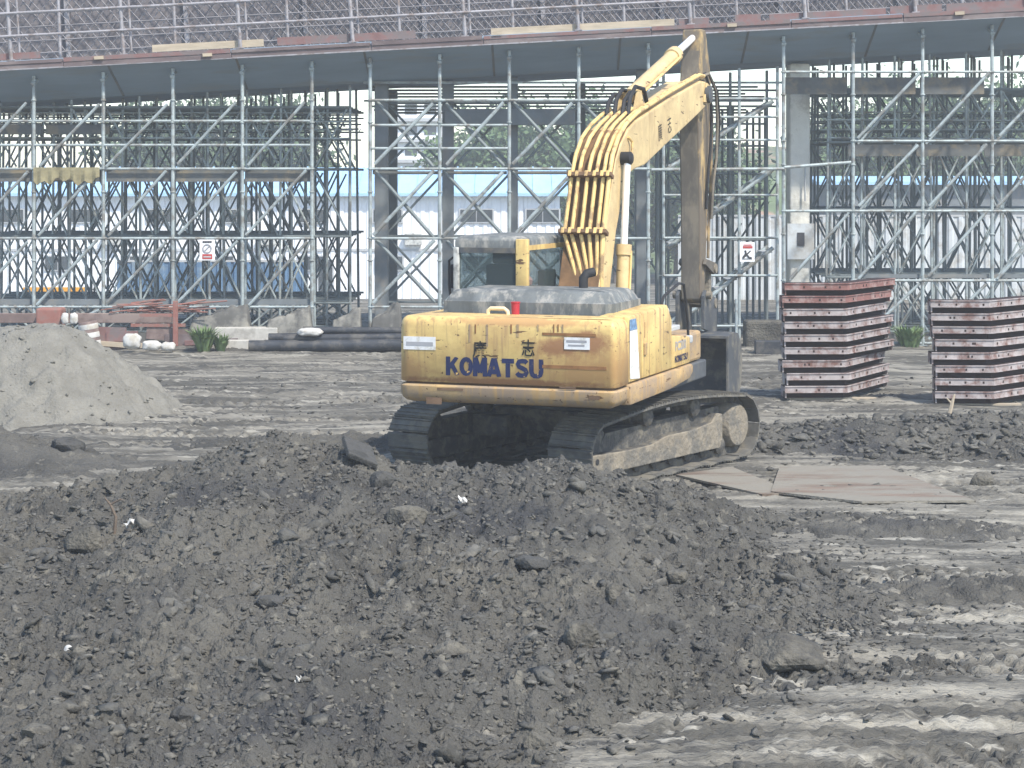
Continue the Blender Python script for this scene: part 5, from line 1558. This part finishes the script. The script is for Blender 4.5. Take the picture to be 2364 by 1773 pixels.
rag(1072, 1168, 22, 24, 'small white scrap on the mound below the counterweight', 2)
rag(694, 1585, 18, 26, 'tiny white scrap low in the dark foreground', 3)
b_ = on_ground(2190, 955)
o = MB().tube([(0, 0, -.05), (.05, 0, .15), (.09, .0, .3)], [.035, .03, .012], 6).tube([(.05, 0, .15), (-.03, 0, .24)], [.02, .008], 5).build('broken_stick', 'timber_pale', smooth=True)
o.location = b_
tag(o, 'pale broken stick poking up before the shorter formwork stack', 'stick')

# ------------------------------------------------------------------ clutter along the scaffold's foot
JD = 41.2
def jx(px, d=JD): return (px - W_PX / 2) * d / F_PX
def jz(py, d=JD): return CAM_H - (py - HORIZON) * d / F_PX
def gz(x, y): return surface_z(x, y)
PIPES = [(575, 930, 41.0, .12, .0), (590, 925, 41.28, .10, .0), (640, 935, 41.52, .1, .0), (655, 930, 41.15, .085, .19), (620, 900, 41.4, .085, .17), (700, 935, 41.28, .075, .32), (610, 820, 41.7, .09, .0)]
PN = ['thick dark pipe with its open end showing, front of the pile', 'dark pipe second in the bottom row of the pile', 'dark pipe at the back of the bottom row', 'dark pipe lying on the front pair', 'dark pipe lying in the upper row, to the rear', 'thin dark pipe topmost on the pile', 'short dark pipe behind the pile']
for (a_, c_, d, r, zz), lab in zip(PIPES, PN):
    x0, x1 = jx(a_, d), jx(c_, d)
    n_ = 14
    z = gz((x0 + x1) / 2, d) + r + zz + .01
    vs, fs = [], []
    for t, rr in ((0, r), (1, r), (1, r * .8), (0, r * .8)):
        for k in range(n_):
            w = 2 * math.pi * k / n_
            vs.append(((x1 - x0) * t, math.cos(w) * rr, math.sin(w) * rr))
    for q in range(4):
        for k in range(n_):
            k2 = (k + 1) % n_; q2 = (q + 1) % 4
            fs.append((q * n_ + k, q * n_ + k2, q2 * n_ + k2, q2 * n_ + k))
    o = MB().add(vs, fs).build('pipe', 'pipe_black', smooth=True)
    o.location = (x0, d, z); o.rotation_euler = (0, R(rng.uniform(-.6, .6)), R(rng.uniform(-2, 2)))
    tag(o, lab + ' beside the counterweight', 'pipe', 'dark pipes piled behind the excavator')
def block(name, px0, py0, px1, py1, d, depth, m_, label, cat, group=None, rot=(0, 0, 0), bevel=.012, drop=True):
    x0, x1 = jx(px0, d), jx(px1, d)
    z1, z0 = jz(py0, d), jz(py1, d)
    if drop: z0 = min(z0, gz((x0 + x1) / 2, d)) - .02
    o = MB().box(-(x1 - x0) / 2, (x1 - x0) / 2, 0, depth, 0, z1 - z0).build(name, m_, bevel=bevel)
    o.location = ((x0 + x1) / 2, d, z0); o.rotation_euler = rot
    tag(o, label, cat, group, kind='thing')
    return o
block('concrete_kerb', 495, 757, 640, 790, 42.2, .4, 'concrete', 'pale concrete kerb block behind the green weed', 'kerb')
block('concrete_kerb', 515, 786, 572, 815, 41.4, .25, 'concrete', 'short pale kerb stone between the weed and the pipes', 'kerb')
block('rusty_beam', -40, 724, 395, 746, 42.3, .2, 'rust_brown', 'long rust-brown steel beam lying along the foot of the left scaffold', 'beam', drop=False)
bar_ = empty('plank_barrier', (jx(200, 42.3), 42.3, 0.1))
tag(bar_, 'low barrier of weathered brown and red planks under the long rusty beam', 'barrier')
g = random.Random(31)
for k in range(13):
    x0 = jx(-60 + k * 40 + g.uniform(-12, 12), 42.3) - bar_.location.x
    w_ = g.uniform(.45, .95)
    zt = g.uniform(.3, .52)
    M = Matrix.Translation((x0, -.02 * (k % 3) - .3, zt * .5)) @ Matrix.Rotation(R(g.uniform(-5, 5)), 4, 'Y')
    MB().box(0, w_, 0, .035, -zt * .5 if k % 2 else -.02, zt * .5, M).build('plank', g.choice(('rust_brown', 'fascia_red', 'rust_brown', 'concrete_dark', 'fascia_rust', 'timber_pale')), bar_)
for k in range(6):
    M = Matrix.Translation((-2.6 + k * .95, -.42, .1 + .05 * (k % 2))) @ Matrix.Rotation(R(g.uniform(-7, 7)), 4, 'Y') @ Matrix.Rotation(R(g.uniform(-9, 9)), 4, 'Z')
    MB().box(0, g.uniform(.6, 1.2), 0, .1, -.05, .05, M).build('batten', g.choice(('timber_pale', 'fascia_red', 'concrete')), bar_)
block('site_bin', 82, 712, 140, 760, 41.9, .5, 'rust_red', 'battered orange-red bin above the sand cone', 'bin', bevel=.04)
def slab(px0, py0, px1, py1, d, label, seed=[300]):
    """lumpy sheet-covered heap"""
    x0, x1 = jx(px0, d), jx(px1, d)
    zt = jz(py0, d)
    zg = gz((x0 + x1) / 2, d) - .03
    seed[0] += 7
    sd_ = seed[0]
    X, Y = np.meshgrid(np.linspace(x0, x1, 34), np.linspace(d, d + .62, 14))
    u, v_ = (X - x0) / (x1 - x0), (Y - d) / .62
    prof_ = np.clip(np.minimum(.6 + u * .5, (1 - u) * 12), 0, 1) * np.clip(u * 9, 0, 1) ** .6 * np.clip(np.minimum(v_ * 5, (1 - v_) * 6), 0, 1) ** .5
    Z = zg + (zt - zg) * prof_ * (1 + .12 * fbm(X * 3, Y * 3, sd_, 3)) + .03 * fbm(X * 8, Y * 8, sd_ + 3, 2) * prof_
    i = np.arange(X.size).reshape(X.shape)
    q = np.stack([i[:-1, :-1], i[:-1, 1:], i[1:, 1:], i[1:, :-1]], -1).reshape(-1, 4)
    o = np_mesh('covered_heap', np.stack([X, Y, Z], -1).reshape(-1, 3), q, 'concrete_dark', smooth=False)
    tag(o, label, 'covered heap', 'grey covered heaps along the scaffold foot')
slab(425, 707, 580, 742, 42.45, 'long low grey sheet-covered heap behind the green weed')
slab(605, 712, 722, 752, 42.2, 'grey sheet-covered heap behind the left end of the pipes')
slab(760, 716, 835, 755, 42.3, 'grey sheet-covered heap above the middle of the pipes')
slab(850, 708, 930, 745, 42.3, 'grey sheet-covered heap touching the counterweight edge')
for i, (px0, py0, px1, py1, d, lab) in enumerate(((142, 722, 158, 748, 41.85, 'white sack right of the orange-red bin'), (162, 722, 180, 748, 41.85, 'white sack second from the orange-red bin'), (285, 770, 325, 806, 41.0, 'tall white rubbish sack left of the green weed'), (330, 786, 372, 808, 40.9, 'flat white sack between the tall sack and the weed'), (372, 790, 405, 810, 40.95, 'crumpled white sack touching the green weed'),
                                                ((688, 757, 745, 775, 41.05, 'white sack lying on top of the dark pipes')))):
    x0, x1 = jx(px0, d), jx(px1, d); z1, z0 = jz(py0, d), jz(py1, d)
    bm = bmesh.new()
    bmesh.ops.create_icosphere(bm, subdivisions=3, radius=1)
    for v in bm.verts:
        v.co = Vector([math.copysign(abs(c) ** .65, c) for c in v.co])
        v.co *= 1 + .1 * math.sin(v.co.x * 6 + i) * math.cos(v.co.z * 5 + i * 2) + .05 * math.sin(v.co.y * 9)
    bm.transform(Matrix.Diagonal(((x1 - x0) / 2, (x1 - x0) * .4, (z1 - z0) / 2, 1)))
    me = bpy.data.meshes.new('sack'); 
    for f in bm.faces: f.smooth = True
    bm.to_mesh(me); bm.free(); me.materials.append(MATS['sack_white'])
    o = link(bpy.data.objects.new('sack', me)); o.location = ((x0 + x1) / 2, d, (z0 + z1) / 2)
    tag(o, lab, 'sack', 'white sacks among the clutter')
d = 41.7
dr_ = empty('drum', (jx(213, d), d, gz(jx(213, d), d)))
dr_.rotation_euler = (0, R(-9), 0)
tag(dr_, 'white-banded reddish drum leaning right of the white sacks', 'drum')
MB().lathe([(.19, 0), (.2, .02), (.2, .6), (.19, .62)], n=18).build('shell', 'rust_brown', dr_, smooth=True)
for zz in (.1, .28, .46):
    MB().lathe([(.204, zz), (.208, zz + .02), (.208, zz + .09), (.204, zz + .11)], n=18).build('band', 'sack_white', dr_, smooth=True)
fr_ = empty('barricade_post', (jx(405, 41.9), 41.9, gz(jx(405, 41.9), 41.9)))
tag(fr_, 'red painted steel post with cross bars at the foot of the left scaffold', 'post')
MB().box(-.05, .05, -.05, .05, 0, .95).build('post', 'rust_red', fr_, bevel=.01)
MB().box(-.75, .0505, -.03, -.0505 + .1, .62, .68).build('bar', 'rust_red', fr_)
MB().box(-.95, .2, .05, .09, .4, .47).build('bar', 'rust_red', fr_)
rb = MB()
g = random.Random(2)
for k in range(26):
    x = g.uniform(-1.6, .3); z = g.uniform(.0, .2)
    rb.tube([(x, g.uniform(-.15, .15), z), (x + g.uniform(.4, 1.1), g.uniform(-.15, .15), z + g.uniform(-.04, .12))], .016, 5)
o = rb.build('steel_offcuts', 'rust_red')
o.location = (jx(400, 42.4), 42.42, jz(722, 42.4))
tag(o, 'tangle of reddish steel offcuts on the long rusty beam', 'offcuts', kind='stuff')
o = MB().box(-.9, .9, 0, .06, .0, .16).box(-.85, -.78, 0, .06, -.6, -.001).box(.78, .85, 0, .06, -.6, -.001).build('barrier_board', 'orange_paint')
o.location = (jx(125, 57.5), 57.5, jz(676, 57.5))
tag(o, 'small yellow-orange barrier board behind the left scaffold', 'barrier')

# weeds
def weed(px, py, d, w, h, label, seed, n_=260):
    x = jx(px, d); z = gz(x, d)
    g = np.random.default_rng(seed)
    vs, fs = [], []
    for k in range(n_):
        a = g.uniform(0, 6.28); r0 = g.uniform(0, w * .25); L = h * g.uniform(.45, 1.1)
        bx, by = math.cos(a) * r0, math.sin(a) * r0
        lean = g.uniform(.15, .75)
        tx, ty = bx + math.cos(a) * L * lean, by + math.sin(a) * L * lean
        px_, py_ = -math.sin(a) * .014, math.cos(a) * .014
        mx_, my_, mz_ = (bx + tx) / 2, (by + ty) / 2, L * .62
        b0 = len(vs)
        vs += [(bx - px_, by - py_, 0), (bx + px_, by + py_, 0), (mx_ + px_ * 2, my_ + py_ * 2, mz_), (mx_ - px_ * 2, my_ - py_ * 2, mz_), (tx, ty, L * (1 - .3 * lean))]
        fs += [(b0, b0 + 1, b0 + 2, b0 + 3), (b0 + 3, b0 + 2, b0 + 4)]
    o = MB()
    o.add(vs, fs)
    o = o.build('weed', 'weed_leaf')
    o.location = (x, d, z)
    tag(o, label, 'weed', 'weeds at the scaffold foot')
weed(470, 806, 41.0, .5, .55, 'green weed clump before the kerb block', 1)
weed(510, 806, 41.1, .35, .38, 'smaller pale weed tuft right of the big green clump', 2, 120)
weed(2100, 790, 42.6, .8, .5, 'green weeds between the two formwork stacks', 3)

# right-hand clutter behind the arm
block('rubble_block', 1722, 742, 1812, 790, 42.0, .6, 'rock', 'dull rubble block behind the bucket, left of the taller stack', 'rubble', bevel=.05)
block('steel_beam', 1745, 788, 1815, 806, 40.5, .3, 'pipe_black', 'dark beam on the mud left of the taller formwork stack', 'beam')
o = rod('post', (jx(1700, 42.2), 42.2, .1), (jx(1700, 42.2), 42.2, jz(690, 42.2)), .03, 'galvanised')
o.name = 'marker_pole'
tag(o, 'short upright grey pole right of the bucket linkage', 'pole')


# ------------------------------------------------------------------ thin pale haze volume, added to lift the darkest tones
m = bpy.data.materials.new('haze')
m.use_nodes = True
N, L = m.node_tree.nodes, m.node_tree.links
N.remove(N['Principled BSDF'])
v = N.new('ShaderNodeVolumePrincipled')
v.inputs['Color'].default_value = (0.93, 0.965, 1.0, 1)
v.inputs['Density'].default_value = 0.0015
L.new(v.outputs[0], N['Material Output'].inputs['Volume'])
MATS['haze'] = m
hz_ = MB().box(-330, 330, -70, 330, -6.0, 13.5).build('haze', 'haze')
tag(hz_, 'thin pale haze volume over the site, added to lift the blacks', 'haze', kind='stuff')
